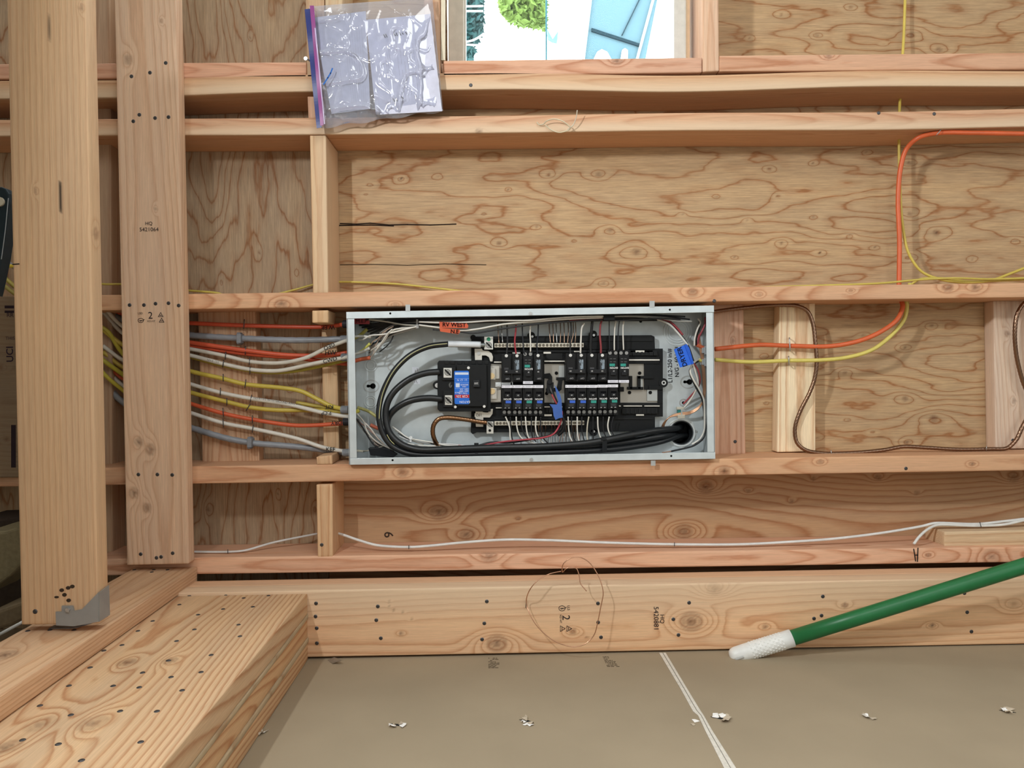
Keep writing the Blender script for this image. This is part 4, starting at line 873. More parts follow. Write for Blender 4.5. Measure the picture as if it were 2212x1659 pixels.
# stranded grounds
CU = (.40,.20,.10); CUB = (.72,.40,.26)
wire('ground_cable', [(1052,913,.046),(1035,911,.044),(1005,906,.040),(968,902,.034),(948,905,.032),(937,918,.032),(935,936,.034),(941,955,.040),(951,968,.046)], 4.6, (.30,.165,.09), 'looping stranded copper cable clamped to the lower ground lug', 'cable', mat='copper', lobes=7, amp=.28, pitch=.05, n=28)
def bare(pts, label='bare copper wire', r=1.05, col=CUB, grp=None, **k): return wire('bare_copper_wire', pts, r, col, label, 'wire', mat='copper', group=grp, **k)

NTH_ = ['first','second','third','fourth','fifth','sixth','seventh','eighth','ninth','tenth']
# wires to the lower breakers
WH, BLK, RED, GRY = (.78,.76,.70), (.014,.015,.018), (.42,.05,.07), (.30,.28,.25)
lw = [([(1092,900),(1097,912),(1101,925),(1102,945),(1105,958),(1113,964)]),([(1115,900),(1116,918),(1121,938),(1132,951),(1150,957),(1172,960)]),([(1135,900),(1137,925),(1140,940),(1146,952),(1152,957)]),([(1158,900),(1157,922),(1160,938),(1170,954),(1184,962),(1196,965)]),
      ([(1227,900),(1228,922),(1231,942),(1238,957),(1242,963)]),([(1247,900),(1247,930),(1250,950),(1256,961)]),([(1272,900),(1269,918),(1268,940),(1270,956)]),([(1291,900),(1292,925),(1296,942),(1300,949)]),([(1316,900),(1313,918),(1315,932),(1322,945),(1327,950)])]
lb = [([(1102,900),(1104,925),(1106,945),(1111,962)]),([(1126,900),(1127,922),(1133,938),(1143,950)]),([(1148,900),(1148,930),(1151,945),(1158,954)]),([(1168,900),(1168,925),(1172,944),(1186,960)]),
      ([(1235,900),(1235,930),(1241,950),(1250,963)]),([(1257,900),(1257,932),(1264,958)]),([(1281,900),(1281,930),(1282,957)]),([(1303,900),(1303,925),(1308,942),(1316,951)]),([(1325,900),(1321,920),(1323,935),(1332,948)])]
wl = ['beside the main breaker', 'second from the main breaker', 'third from the main breaker', 'just left of the blue tape', 'just right of the blue tape', 'second after the blue tape', 'in the middle of the group after the tape', 'second from the open end', 'at the open end of the row']
for i, p in enumerate(lw): wire('white_wire', p, 1.5, WH if i != 6 else (.60,.56,.46), 'white wire dropping from the lower-row breaker %s' % wl[i], Y=.036)
for i, p in enumerate(lb): wire('black_wire', p, 1.35, BLK, 'black wire dropping from the lower-row breaker %s' % wl[i], Y=.040)
NTH = ['first','second','third','fourth','fifth','sixth','seventh','eighth','ninth','tenth','eleventh','twelfth','thirteenth']
G1 = 'thin bare wires under the lower ground bar'
for i, (x, y1) in enumerate(((1155,940),(1163,936),(1170,938),(1178,934),(1191,930),(1198,930),(1222,942),(1237,940),(1242,936))):
    bare([(x,918,.052),(x+1,(918+y1)/2,.054),(x-2 if x < 1200 else x+1,y1+12,.062)], NTH[i]+' thin bare copper wire hanging from the lower ground bar, counted from the main breaker', .75, (.45,.28,.2), G1)
G2 = 'thin wire ends behind the lower wires'
for i, x in enumerate(range(1186,1262,6)): wire('thin_wire', [(x,936+(x%4),.070),(x-1,950,.068),(x-3,966,.062)], .9, random.choice([(.30,.30,.32),(.55,.53,.52),(.12,.12,.13),(.34,.20,.15)]), NTH[i]+' thin wire rising from behind the thick black cables, counted from the blue tape', group=G2)

# wires to the upper breakers
ut = [('black_wire',[(1095,699),(1096,720),(1096,745),(1094,768)],1.7,(.035,.038,.042),'black wire to the double breaker beside the main breaker'),
 ('red_wire',[(1115,702),(1114,716),(1112,738),(1115,767)],1.8,RED,'red wire to the double breaker beside the main breaker'),
 ('black_wire',[(1128,698),(1129,725),(1131,755),(1134,766)],1.5,(.03,.034,.042),'black wire to the first teal-striped upper breaker'),
 ('white_wire',[(1146,700),(1145,720),(1146,740),(1146,760)],1.7,WH,'white wire to the first teal-striped upper breaker'),
 ('black_wire',[(1163,698),(1162,725),(1160,745),(1161,767)],1.5,(.02,.024,.032),'black wire to the single breaker beside the bare bus gap'),
 ('black_wire',[(1233,695),(1234,712),(1232,740),(1232,765)],1.7,(.03,.032,.036),'black wire crossing the copper ends to a double breaker'),
 ('white_wire',[(1262,698),(1257,708),(1255,730),(1254,766)],1.9,WH,'white wire to the double breaker right of the copper ends'),
 ('black_wire',[(1280,690),(1278,712),(1276,740),(1276,766)],3.0,(.014,.016,.018),'thick black wire to the double breaker with the red wire'),
 ('red_wire',[(1300,692),(1297,702),(1296,725),(1298,748),(1298,764)],2.2,(.30,.055,.065),'red wire to the double breaker with the thick black wire'),
 ('black_wire',[(1316,693),(1316,720),(1317,760)],1.1,(.02,.024,.032),'thin black wire to the middle teal-striped upper breaker'),
 ('white_wire',[(1331,691),(1328,710),(1327,735),(1327,757)],1.5,WH,'white wire to the middle teal-striped upper breaker'),
 ('black_wire',[(1338,692),(1336,710),(1335,735),(1335,759)],1.2,(.02,.024,.032),'thin black wire to the last teal-striped upper breaker'),
 ('white_wire',[(1348,690),(1346,705),(1346,730),(1347,756)],1.5,WH,'white wire to the last teal-striped upper breaker')]
for nm, p, r, c, l in ut: wire(nm, [(x, y, .028+.010*(y-690)/75) for x, y in p], r, c, l)
for i, (x, x2) in enumerate(((1075,1078),(1083,1086),(1186,1189),(1194,1196),(1201,1203),(1210,1210),(1218,1219),(1227,1226),(1238,1234),(1243,1242))):
    bare([(x,696,.066),(x+1,715,.060),(x2,741,.052)], NTH[i]+' bare wire dropping onto the upper terminal bar, counted from the main breaker', .95, (.62,.40,.28) if i not in (1, 4) else (.6,.6,.58), 'bare wires on the upper terminal bar')

# upper bundle
wire('white_wire', [(905,695),(950,697),(1010,696),(1060,692.5),(1140,692),(1190,688),(1250,684),(1306,683)], 2.0, WH, 'white wire along the top of the panel leaving the label flag RV WEST', Y=.004)
wire('white_wire', [(905,702),(950,708),(990,714),(1030,711),(1090,700),(1160,694),(1230,689),(1305,686)], 2.0, WH, 'white wire in the upper bundle leaving the lower orange flag', Y=.010)
wire('black_wire', [(935,712),(990,716),(1020,720),(1080,711),(1160,700),(1240,694),(1300,691),(1345,692),(1420,688),(1470,690)], 1.8, (.03,.032,.036), 'black wire forming the lowest line of the upper bundle', Y=.014)
wire('grey_wire', [(1310,684),(1370,683),(1420,686),(1460,693),(1495,694)], 1.9, (.42,.42,.40), 'pale grey wire ending near the upper right corner of the panel', Y=.018)
for i, (p, c, l) in enumerate([([(790,690),(840,697),(900,700),(960,702),(1040,695),(1180,686),(1300,680),(1420,682),(1490,690)], BLK, 'black wire at the back of the upper bundle'),
  ([(800,695),(850,690),(920,688),(1000,687),(1100,685),(1250,682),(1400,680),(1480,684)], (.02,.022,.026), 'dark wire tucked under the top flange of the panel'),
  ([(820,720),(850,702),(900,696),(970,692),(1080,690),(1200,686)], (.24,.22,.20), 'brownish grey wire in the upper bundle'),
  ([(860,700),(900,703),(950,701),(1010,690),(1070,688)], (.03,.03,.035), 'short dark wire behind the flag RV WEST'),
  ([(1230,692),(1290,690),(1330,683),(1370,682)], RED, 'red wire passing the black tape on the upper bundle')]):
    wire('bundle_wire', p, 1.7, c, l, Y=.024+i*.003)
random.seed(12)
for i in range(10):
    y0 = 690+i*2.6; x0 = 770+i*6
    wire('bundle_wire', [(x0,y0+8+i*2,.06),(x0+35,700+i*1.6,.045),(x0+80,694+i*.9,.036),(905,691+i*1.1,.032),(960,690+i*1.2,.034),(1040,688+i*.9,.038),(1140,686+i*.9,.042),(1240+(i%4)*40,685+i*.8,.044),(1300+(i%5)*30,687+i*.5,.05)], random.choice([1.7,2.1]), (random.choice([.010,.018,.03]),)*3, NTH_[i]+' dark wire in the dense top bundle, counted from the top flange', group='dark wires packed under the top flange')
for i, c in enumerate(((.42,.40,.36),(.30,.19,.14),(.015,.016,.018),(.46,.44,.40),(.34,.22,.16),(.02,.02,.025),(.36,.34,.31))):
    wire('bundle_wire', [(764+i*2,898+i*1.5,.060),(776+i*2,918+i*2,.055),(792+i*2,938+i*1.5,.050),(812,954+i*1.6,.050),(835,963+i*1.5,.052),(870,968+i*.9,.056),(915,966+i*.7,.058)], 1.3, c, NTH_[i]+' thin wire fanning from the lower left entries behind the thick black cables', group='thin wires of the lower left fan')
for i, c in enumerate(((.50,.48,.44),(.02,.02,.024),(.33,.22,.17),(.40,.38,.34),(.025,.025,.03))):
    wire('bundle_wire', [(796+i,768-i*5,.055),(808+i*2,752-i*4,.04),(822+i*2,735-i*3,.034),(842+i*2,718-i*2,.030),(872,706+i,.026),(903,700+i*1.4,.024)], 1.25, c, NTH_[i]+' thin wire of the upper left fan rising into the grey tie', group='thin wires of the upper left fan')
b = MB(); b.rect(1304,679,1328,692,.000,.012); tag(b.build('black_tape', 'plastic', (.008,.009,.010), bevel=.001), 'black tape wrapped round the upper wire bundle', 'tape')
# entry fan, upper left
fan = [([(775,735,.05),(785,733,.03),(800,725,.02),(830,722,.014),(865,714,.012),(901,705,.012)],1.7,WH,'white wire bending from the white sheath stub under the orange label'),
 ([(800,758,.04),(815,748,.02),(830,735,.016),(840,720,.014),(852,712,.012),(901,706,.014)],1.9,(.70,.67,.60),'cream wire making the highest bend in the entry fan'),
 ([(800,775,.05),(812,757,.02),(826,737,.014),(838,720,.010),(848,711,.010)],1.7,(.62,.60,.55),'greyish white wire rising from the orange sheath stub'),
 ([(800,775,.052),(806,763,.03),(812,745,.03),(828,722,.03),(845,705,.03)],1.1,(.40,.30,.24),'thin brown wire rising from the orange sheath stub'),
 ([(797,752,.05),(806,738,.03),(818,730,.02),(828,718,.02),(850,705,.022)],1.0,(.5,.36,.26),'thin copper toned wire looping by the white sheath'),
 ([(797,690,.02),(830,694,.02),(870,701,.016),(901,703,.016)],1.7,(.50,.48,.42),'grey wire running under the top flange into the tie'),
 ([(820,760,.04),(835,748,.03),(845,736,.03),(850,724,.03)],1.4,BLK,'short black wire beside the cream bend'),
 ([(805,742,.05),(822,737,.03),(842,724,.02),(868,712,.018),(901,704,.018)],1.7,BLK,'black wire under the cream bend in the entry fan'),
 ([(800,770,.055),(822,748,.035),(840,728,.026),(872,716,.020),(901,709,.018)],1.5,(.36,.34,.32),'lowest grey wire of the entry fan')]
for p, r, c, l in fan: wire('entry_wire', p, r, c, l)
wire('sheath_stub', [(752,736,.05),(775,726,.05),(793,711,.045)], 3.6, (.40,.36,.08), 'yellow sheath stub inside the upper left corner of the panel', 'cable sheath')
wire('sheath_stub', [(764,727,.045),(778,726,.04),(801,728,.03)], 2.6, WH, 'white sheath stub behind the left flange of the panel', 'cable sheath')
wire('sheath_stub', [(760,768,.05),(782,758,.045),(799,742,.035)], 2.8, (.62,.60,.14), 'thin yellow sheath stub above the orange one', 'cable sheath')
wire('sheath_stub', [(755,768,.05),(782,760,.04),(798,752,.03)], 3.0, (.60,.58,.52), 'white sheath stub between yellow and orange stubs', 'cable sheath')
wire('sheath_stub', [(758,782,.055),(780,776,.055),(800,773,.05)], 4.4, (.55,.12,.05), 'orange sheath stub above the left knockout ring', 'cable sheath')
b = MB(); b.rect(765,687,798,700,.030,.034); o = tag(b.build('orange_flag', 'paint', (.35,.05,.06)), 'dim red flag label in the upper left corner of the panel', 'label flag')
text('M.E.P', 781, 694, 8, .0295, (.02,.02,.02), 0, o, 'handwriting')
# flags
e = MB(); e.quad([(949,695),(1008,698),(1012,704),(1010,709),(950,708)], .000, .0012); o = tag(e.build('orange_flag', 'paint', (.62,.11,.05)), 'orange flag label reading RV WEST', 'label flag')
text('RV WEST', 981, 702, 9, -.0006, (.02,.01,.01), -2, o, 'handwriting', thick=.25)
e = MB(); e.quad([(949,708),(993,712),(994,717),(990,722),(951,716)], .000, .0012); o = tag(e.build('orange_flag', 'paint', (.62,.12,.05)), 'orange flag label directly below RV WEST', 'label flag')
text('N.E', 982, 716.5, 8.5, -.0006, (.02,.01,.01), -4, o, 'handwriting', thick=.25)

# lower left bundle
for p, r, c, l in [([(766,892,.05),(772,895,.04),(785,910,.03),(795,935,.03),(815,955,.03),(850,972,.035)],1.6,(.55,.52,.47),'grey white wire falling from the yellow sheath stub'),
 ([(772,893,.04),(780,905,.035),(800,925,.03),(815,945,.03),(832,962,.035)],1.6,(.62,.56,.50),'pale wire falling along the left corner bundle'),
 ([(766,900,.05),(778,915,.045),(790,935,.04),(805,958,.04),(825,975,.04)],1.5,BLK,'black wire falling in the lower left corner'),
 ([(768,905,.055),(790,922,.05),(805,935,.045),(820,950,.04)],1.3,(.40,.22,.17),'brown copper wire in the lower left bundle'),
 ([(770,972,.05),(790,974,.04),(815,968,.035),(832,962,.04)],1.4,(.50,.46,.36),'straw coloured wire near the bottom flange'),
 ([(782,976,.045),(800,972,.04),(826,962,.036)],1.4,BLK,'black wire near the bottom flange corner'),
 ([(848,922,.05),(862,932,.045),(880,945,.040),(910,952,.036),(930,955,.04),(965,962,.04),(1025,964,.03)],1.6,WH,'white wire arching over the small white tie head'),
 ([(855,930,.055),(875,942,.05),(900,955,.045),(915,960,.05)],1.6,WH,'white wire under the small white tie head'),
 ([(862,942,.055),(880,950,.05),(905,955,.045),(925,958,.05),(980,960,.045),(1024,966,.034)],1.6,(.66,.66,.66),'pale wire passing behind the copper loop'),
 ([(880,958,.05),(905,962,.045),(940,964,.04),(980,967,.04),(1024,968,.034)],1.7,WH,'white wire in the middle of the lower bundle'),
 ([(915,967,.03),(935,973,.03),(960,970,.03),(990,968,.03),(1024,969,.03)],1.7,WH,'lowest white wire crossing in front of the thick black cables'),
 ([(860,935,.06),(890,952,.055),(930,958,.05),(970,965,.045),(1024,967,.036)],1.5,BLK,'black wire threaded through the lower bundle'),
 ([(990,962,.04),(1005,964,.04),(1025,965,.034)],1.5,RED,'short red length left of the black cable tie'),
 ([(1034,967,.034),(1060,968,.03),(1100,965,.03),(1130,967,.034)],1.7,WH,'white wire right of the black cable tie'),
 ([(1033,965,.03),(1055,960,.028),(1090,954,.026),(1130,950,.026),(1170,946,.026),(1195,938,.028),(1207,922,.030),(1214,900,.022),(1214,888,.02)],1.9,RED,'red wire sweeping from the cable tie up to the blue tape'),
 ([(1033,963,.033),(1060,956,.034),(1100,956,.036),(1150,948,.034),(1190,940,.036),(1210,928,.036),(1219,910,.030)],2.4,BLK,'black wire sweeping from the cable tie towards the blue tape'),
 ([(905,968,.028),(918,969,.028),(925,976,.028)],1.1,(.72,.45,.3),'short bare copper wire on the thick black cables')]:
    wire('bundle_wire', p, r, c, l)
wire('sheath_stub', [(758,888,.05),(768,890,.045),(776,886,.045)], 4.6, (.58,.52,.08), 'bright yellow sheath stub at the lower left entry', 'cable sheath')
wire('sheath_stub', [(772,880,.06),(795,888,.06),(818,903,.055)], 3.4, (.45,.42,.14), 'olive yellow sheath length running behind the thick black cables', 'cable sheath')
wire('sheath_stub', [(800,918,.06),(818,926,.06)], 4.0, (.50,.12,.06), 'orange sheath end half hidden by the thick black cables', 'cable sheath')
wire('sheath_stub', [(758,974,.05),(768,974,.045),(784,975,.04)], 2.2, (.66,.62,.50), 'pale sheath stub in the bottom left corner of the panel', 'cable sheath')
b = MB(); b.quad([(795,968),(825,966),(842,972),(858,982),(850,988),(800,984)], .030, .05); tag(b.build('black_tape', 'plastic', (.010,.011,.013), bevel=.002), 'crumpled black tape in the bottom left corner of the panel', 'tape')

# right side of the box
for nm, p, r, c, l, m_ in [
 ('white_wire',[(1420,690,.03),(1445,700,.03),(1465,720,.028),(1486,746,.020)],2.2,(.62,.62,.58),'white wire running down to the blue dryer tag','sheath'),
 ('red_wire',[(1418,688,.034),(1445,694,.034),(1462,708,.032),(1475,724,.030)],2.4,(.30,.045,.055),'red wire arching over the ringed knockout','sheath'),
 ('black_wire',[(1400,686,.034),(1440,694,.036),(1462,714,.034),(1484,742,.024),(1498,780,.022)],2.2,BLK,'black wire behind the blue dryer tag','sheath'),
 ('red_wire',[(1499,785,.024),(1508,800,.03),(1512,820,.04),(1508,836,.05),(1490,858,.07),(1476,873,.078)],2.0,(.35,.06,.07),'red wire leaving the dryer tag to the small ground lug','sheath'),
 ('white_wire',[(1497,787,.024),(1503,805,.03),(1508,830,.04),(1500,850,.055),(1487,870,.07),(1476,882,.078)],2.0,WH,'white wire leaving the dryer tag','sheath'),
 ('white_wire',[(1512,775,.05),(1504,779,.04),(1494,790,.030),(1491,803,.028),(1499,822,.030),(1511,842,.034),(1520,862,.04),(1522,890,.05),(1521,930,.05),(1512,948,.05),(1495,960,.05)],2.0,WH,'white wire curling from the yellow sheath down the panel end','sheath'),
 ('black_wire',[(1511,779,.05),(1500,786,.044),(1490,800,.038),(1492,812,.036),(1504,838,.036),(1516,860,.042),(1520,885,.052),(1524,925,.052),(1520,945,.05),(1500,962,.05),(1450,975,.05)],2.0,BLK,'black wire curling from the yellow sheath down the panel end','sheath'),
 ('white_wire',[(1500,747,.05),(1501,730,.045),(1507,710,.04),(1513,696,.04),(1508,688,.04)],2.0,WH,'white wire standing on the short orange stub','sheath'),
 ('red_wire',[(1508,745,.05),(1509,730,.045),(1516,716,.04),(1523,700,.04),(1523,685,.04)],2.2,(.35,.06,.08),'red wire standing on the short orange stub','sheath'),
 ('black_wire',[(1504,746,.054),(1504,728,.05),(1511,706,.046),(1511,690,.046)],2.2,BLK,'black wire standing on the short orange stub','sheath'),
 ('bare_copper_wire',[(1505,748,.052),(1499,744,.05),(1499,737,.048)],1.1,CUB,'tiny bare copper end curling over the orange stub','copper'),
 ('brown_wire',[(1430,978,.06),(1465,972,.055),(1500,962,.052),(1518,950,.05)],1.5,(.36,.22,.16),'brown wire along the bottom flange below the conduit opening','sheath')]:
    wire(nm, p, r, c, l, mat=m_)
for i in range(4):
    d = i*1.6
    bare([(1428+d,925,.070),(1434+d*.8,913-d*.3,.066),(1446+d*.5,902-d*.6,.062),(1468,897-d,.060),(1490,894-d,.056),(1508,884-d,.050),(1520-d*.5,866,.046),(1524-d,840,.046),(1522-d,800,.046),(1519-d*1.2,765,.048),(1513-d,738,.05),(1510-d*.6,722,.05)], ['innermost','second','third','outermost'][i]+' bare copper wire of the bundle sweeping round the conduit end of the panel', 1.25, (.55,.32,.2), 'bare copper wires round the panel end')
wire('sheath_stub', [(1526,753,.05),(1516,750,.05),(1506,745,.05)], 4.4, (.55,.12,.05), 'short orange sheath stub at the right wall of the panel', 'cable sheath')
wire('sheath_stub', [(1524,779,.05),(1516,779,.05),(1508,777,.05)], 4.4, (.58,.54,.12), 'short yellow sheath stub at the right wall of the panel', 'cable sheath')
for y, l in ((757,'grey clamp holding the orange stub on the right panel wall'),(782,'grey clamp holding the yellow stub on the right panel wall')):
    b = MB(); b.rect(1517,y-6,1523,y+6,.040,.062); b.rect(1522,y-9,1527,y+9,.036,.066); tag(b.build('cable_clamp', 'bright', (.50,.54,.56), bevel=.0005), l, 'cable clamp')
gg = empty('ground_clamp', P(1470,892,.07), 'small grey clamp with teal middle above the conduit opening', 'wire connector')
b = MB(); b.rect(1462,879,1478,885,.058,.066); b.rect(1464,896,1480,904,.056,.066); b.build('clamp_plate', 'bright', (.62,.60,.52), gg, bevel=.0006)
b = MB(); b.rect(1464,884,1474,897,.060,.072); b.build('teal_body', 'sheath', (.02,.18,.17), gg, bevel=.0006)
b = MB(); b.rect(1471,884,1474,897,.057,.062); b.build('clamp_screw', 'bright', (.5,.55,.55), gg)
tf = empty('blue_tape_tag', P(1478,768,.012), 'bright blue tape tag with handwritten DRYER on the wires', 'tape tag')
b = MB(); b.quad([(1456,755),(1479,745),(1484,744),(1489,752),(1498,782),(1494,787),(1469,794)], .012, .0135); b.build('tape', 'paint', (.025,.14,.72), tf)
b = MB(); b.quad([(1479,745),(1483,743),(1499,785),(1495,787)], .010, .0125); b.build('tape_fold', 'paint', (.02,.11,.60), tf)
text('DRYER', 1474, 771, 10.5, .0117, (.012,.015,.04), 108, tf, 'handwriting', thick=.3)
tp = empty('blue_tape_strip', P(1205,880,.012), 'torn matt blue tape hanging over the wires between the breaker groups', 'tape')
b = MB(); b.quad([(1198,831),(1203,839),(1209,850),(1213,864),(1214,880),(1215.5,902),(1208,903),(1200,907),(1196,898),(1194,882),(1187,873),(1203,874),(1206,866),(1203,856)], .012, .0132); b.build('tape', 'paint', (.055,.13,.42), tp)
wire('black_wire', [(1187,828,.040),(1190,842,.030),(1196,856,.026),(1203,872,.024),(1212,895,.022),(1219,912,.026),(1216,930,.034),(1206,940,.040)], 3.6, (.012,.013,.015), 'fat black wire with capped end in the gap between breaker groups')
wire('red_wire', [(1192,852,.022),(1197,862,.020),(1203,873,.019)], 2.0, (.38,.06,.07), 'short red wire length entering the blue tape')
b = MB(); b.disc(1187,825,5,.026,.036,14); b.rect(1182,826,1196,850,.030,.044); b.rect(1186,826,1192,830,.0295,.030); tag(b.build('wire_cap', 'plastic', (.010,.011,.013), bevel=.0012), 'black cap clipped on the wire above the blue tape', 'wire connector')

# ------------------------------------------------------------------ cables left of the box
OR, YE, SER = (.60,.105,.04), (.56,.44,.075), (.25,.27,.30)
def cab(pts, rpx, col, label, mat='sheath', lobes=0, Y=.08):
    if lobes: return wire('electrical_cable', pts, rpx, col, label, 'cable', Y=Y, mat=mat, lobes=3, amp=.16, pitch=.075, n=18)
    return wire('electrical_cable', pts, rpx, col, label, 'cable', Y=Y, mat=mat, n=10, flat=1.0)
yb = .085
cabs = [
 cab([(150,600,.06),(222,652,.07),(262,677,.08),(330,694,.088),(412,698,yb),(525,703,yb),(640,706,yb),(700,706,yb),(750,700,.06)],4.6,(.60,.095,.045),'topmost orange cable left of the panel'),
 cab([(190,642,.095),(222,668,.10),(264,690,.10),(330,712,.095),(412,724,yb),(525,731,.078),(640,735,.074),(748,732,.072)],6.6,SER,'thick grey twisted cable entering near the top of the panel side',lobes=1),
 cab([(200,655,.11),(222,700,.115),(300,725,.11),(412,740,yb),(530,757,.08),(620,767,.080),(700,768,.078),(750,762,.076)],4.8,(.60,.10,.045),'upper orange cable of the touching orange pair'),
 cab([(300,730,.10),(412,747,.092),(530,764,.088),(640,773,.084),(700,781,.086),(752,786,.086)],4.8,(.55,.085,.035),'lower orange cable of the touching orange pair'),
 cab([(222,661,.05),(262,703,.068),(330,740,.085),(412,754,yb),(488,769,.082),(540,781,.080),(605,784,.074),(660,773,.062),(705,752,.052),(750,735,.046)],4.2,(.62,.60,.53),'white cable that swings up across the orange pair'),
 cab([(222,672,.072),(262,717,.086),(330,752,.09),(412,768,yb),(482,786,.082),(540,798,.080),(600,801,.076),(680,785,.062),(752,771,.048)],4.4,(.64,.62,.55),'white cable with black lettering below the orange pair'),
 cab([(412,772,.094),(484,790,.09),(560,804,.088),(620,804,.086),(690,792,.08),(750,778,.066)],3.4,(.42,.36,.06),'dull yellow cable hiding behind the lower white one'),
 cab([(222,712,.06),(262,743,.075),(330,775,.088),(412,802,yb),(482,818,.082),(530,830,.082),(610,838,.080),(650,845,.078),(685,862,.076),(715,877,.070),(752,886,.06)],4.8,YE,'highest bright yellow cable that dips towards the grey fitting'),
 cab([(222,747,.07),(262,776,.085),(330,805,.09),(412,830,yb),(476,848,.082),(542,861,.080),(620,873,.076),(700,892,.062),(754,901,.054)],4.4,(.66,.64,.58),'white cable with printed text crossing the yellow cables'),
 cab([(222,760,.075),(262,792,.09),(330,822,.09),(412,848,yb),(490,868,.084),(540,880,.082),(600,886,.082),(660,886,.084),(754,890,.07)],4.8,(.53,.41,.07),'yellow cable stapled below the printed white cable'),
 cab([(640,870,.092),(700,880,.088),(754,890,.07)],4.2,(.48,.37,.07),'short yellow cable behind the printed white cable'),
 cab([(222,780,.08),(262,815,.09),(330,846,.09),(412,872,yb),(482,893,.082),(545,906,.082),(640,919,.080),(720,916,.076),(754,913,.074)],4.4,OR,'lower bright orange cable bowing under the yellow ones'),
 cab([(222,790,.085),(262,830,.095),(330,865,.095),(412,892,yb),(483,914,.082),(546,926,.082),(640,947,.078),(700,967,.070),(756,977,.06)],4.4,(.66,.64,.58),'lowest white cable running to the bottom grey fitting'),
 cab([(222,820,.09),(262,866,.09),(330,900,.09),(412,924,yb),(490,947,.078),(545,957,.080),(650,966,.088),(756,979,.086)],6.6,SER,'thick grey twisted cable entering at the bottom of the panel side',lobes=1),
 cab([(205,700,.05),(232,715,.06),(262,760,.08),(300,800,.10)],4.6,(.52,.46,.06),'yellow cable in the gap splitting off above the white one'),
 cab([(205,765,.05),(232,785,.06),(264,808,.08),(300,835,.10)],4.8,(.46,.42,.05),'olive yellow cable low in the gap between the tall boards'),
 cab([(205,785,.05),(232,815,.06),(264,842,.08),(300,870,.10)],4.2,(.54,.48,.06),'yellow cable lowest in the gap between the tall boards'),
]
def strip_text(t, x, y, s, rot, i, Y): text(t, x, y, s, Y, (.03,.03,.03), rot, cabs[i], 'marker_label', thick=.15)
strip_text('W.EP', 709, 707, 9, 180, 0, .068); strip_text('GEO', 711, 748, 9, 205, 4, .040); strip_text('HW', 714, 762, 10, 0, 2, .067)
strip_text('CWD', 713, 778, 9, 15, 5, .045); strip_text('KIT', 711, 879, 9, 180, 7, .062); strip_text('P.CP', 705, 892, 8, 180, 8, .050); strip_text('DRY', 727, 913, 9, 180, 11, .064); strip_text('KEF', 714, 971, 9, 0, 12, .060)
text('NM-B 12/2 WITH GROUND AWG 600V', 600, 867, 4.4, .070, (.1,.1,.1), -10, cabs[8], 'sheath_print')
text('NM-B 12/2', 460, 780, 4.2, .074, (.1,.1,.1), -14, cabs[5], 'sheath_print')
# fittings on the panel side
for x, y, c, l in ((742,733,(.20,.215,.235),'grey fitting of the upper thick cable on the panel side'),(744,772,(.16,.175,.19),'second grey fitting on the panel side'),(743,885,(.22,.235,.26),'grey fitting where the yellow cables enter'),(747,978,(.24,.26,.28),'lowest grey fitting on the panel side'),(747,700,(.02,.02,.025),'dark fitting of the topmost orange cable'),(748,911,(.02,.02,.025),'dark fitting of the lower orange cable')):
    o = P(x, y, .055); m_ = mpp(.055); V, Fc = tube_geo([o+np.array([-5*m_,0,0]), o+np.array([4*m_,0,0]), o+np.array([9*m_,0,0])], 8.5*m_, 16); ft = mk('cable_fitting', V, Fc, 'plastic', c, smooth=False)
    tag(ft, l, 'cable fitting')
    V, Fc = tube_geo([o+np.array([-7*m_,0,0]), o+np.array([-4*m_,0,0])], 7.2*m_, 16); mk('fitting_collar', V, Fc, 'plastic', tuple(k*1.25 for k in c), ft)
# staples
def staple(x, y, h, ang, Y, col=(.10,.10,.105), label='', w=2.0, grp=None):
    a = math.radians(ang); dx, dy = math.sin(a)*h/2, math.cos(a)*h/2
    pts = [(x+dx, y-dy, Y+.020), (x+dx, y-dy, Y), (x, y, Y-.002), (x-dx, y+dy, Y), (x-dx, y+dy, Y+.020)]
    V, Fc = tube_geo(path(pts), w/2*mpp(Y), 6, per=3); return tag(mk('cable_staple', V, Fc, 'bright', col, smooth=True), label, 'staple', grp)
CN = ['topmost orange cable','touching orange pair','white cable that swings up','white cable below the orange pair','highest bright yellow cable','white cable with printed text','lower yellow cable','lower bright orange cable','lowest white cable']
for x, y, h, an, c_ in ((527,700,18,5,0),(530,757,16,3,1),(487,768,14,5,2),(539,780,14,3,2),(482,786,14,8,3),(540,800,15,3,3),(482,816,14,0,4),(530,829,16,8,4),(476,846,14,3,5),(542,861,14,12,5),(490,868,14,0,6),(536,880,16,30,6),(482,891,17,-4,7),(545,906,15,0,7),(482,914,16,-4,8),(546,926,14,8,8)):
    staple(x, y, h, an, .078, label='dark staple on the %s%s' % (CN[c_], '' if c_ < 2 else (', the one nearer the tall boards' if x < 500 else ', the one nearer the panel')))
for x, y, l in ((515,731,'grey strap clip on the upper thick grey cable'),(538,957,'grey strap clip on the lower thick grey cable')):
    b = MB(); b.rect(x-5,y-10,x+5,y+10,.062,.088); b.rect(x-4,y-13,x+4,y+13,.080,.099); tag(b.build('cable_clip', 'plastic', (.22,.235,.26), bevel=.0015), l, 'cable clip')
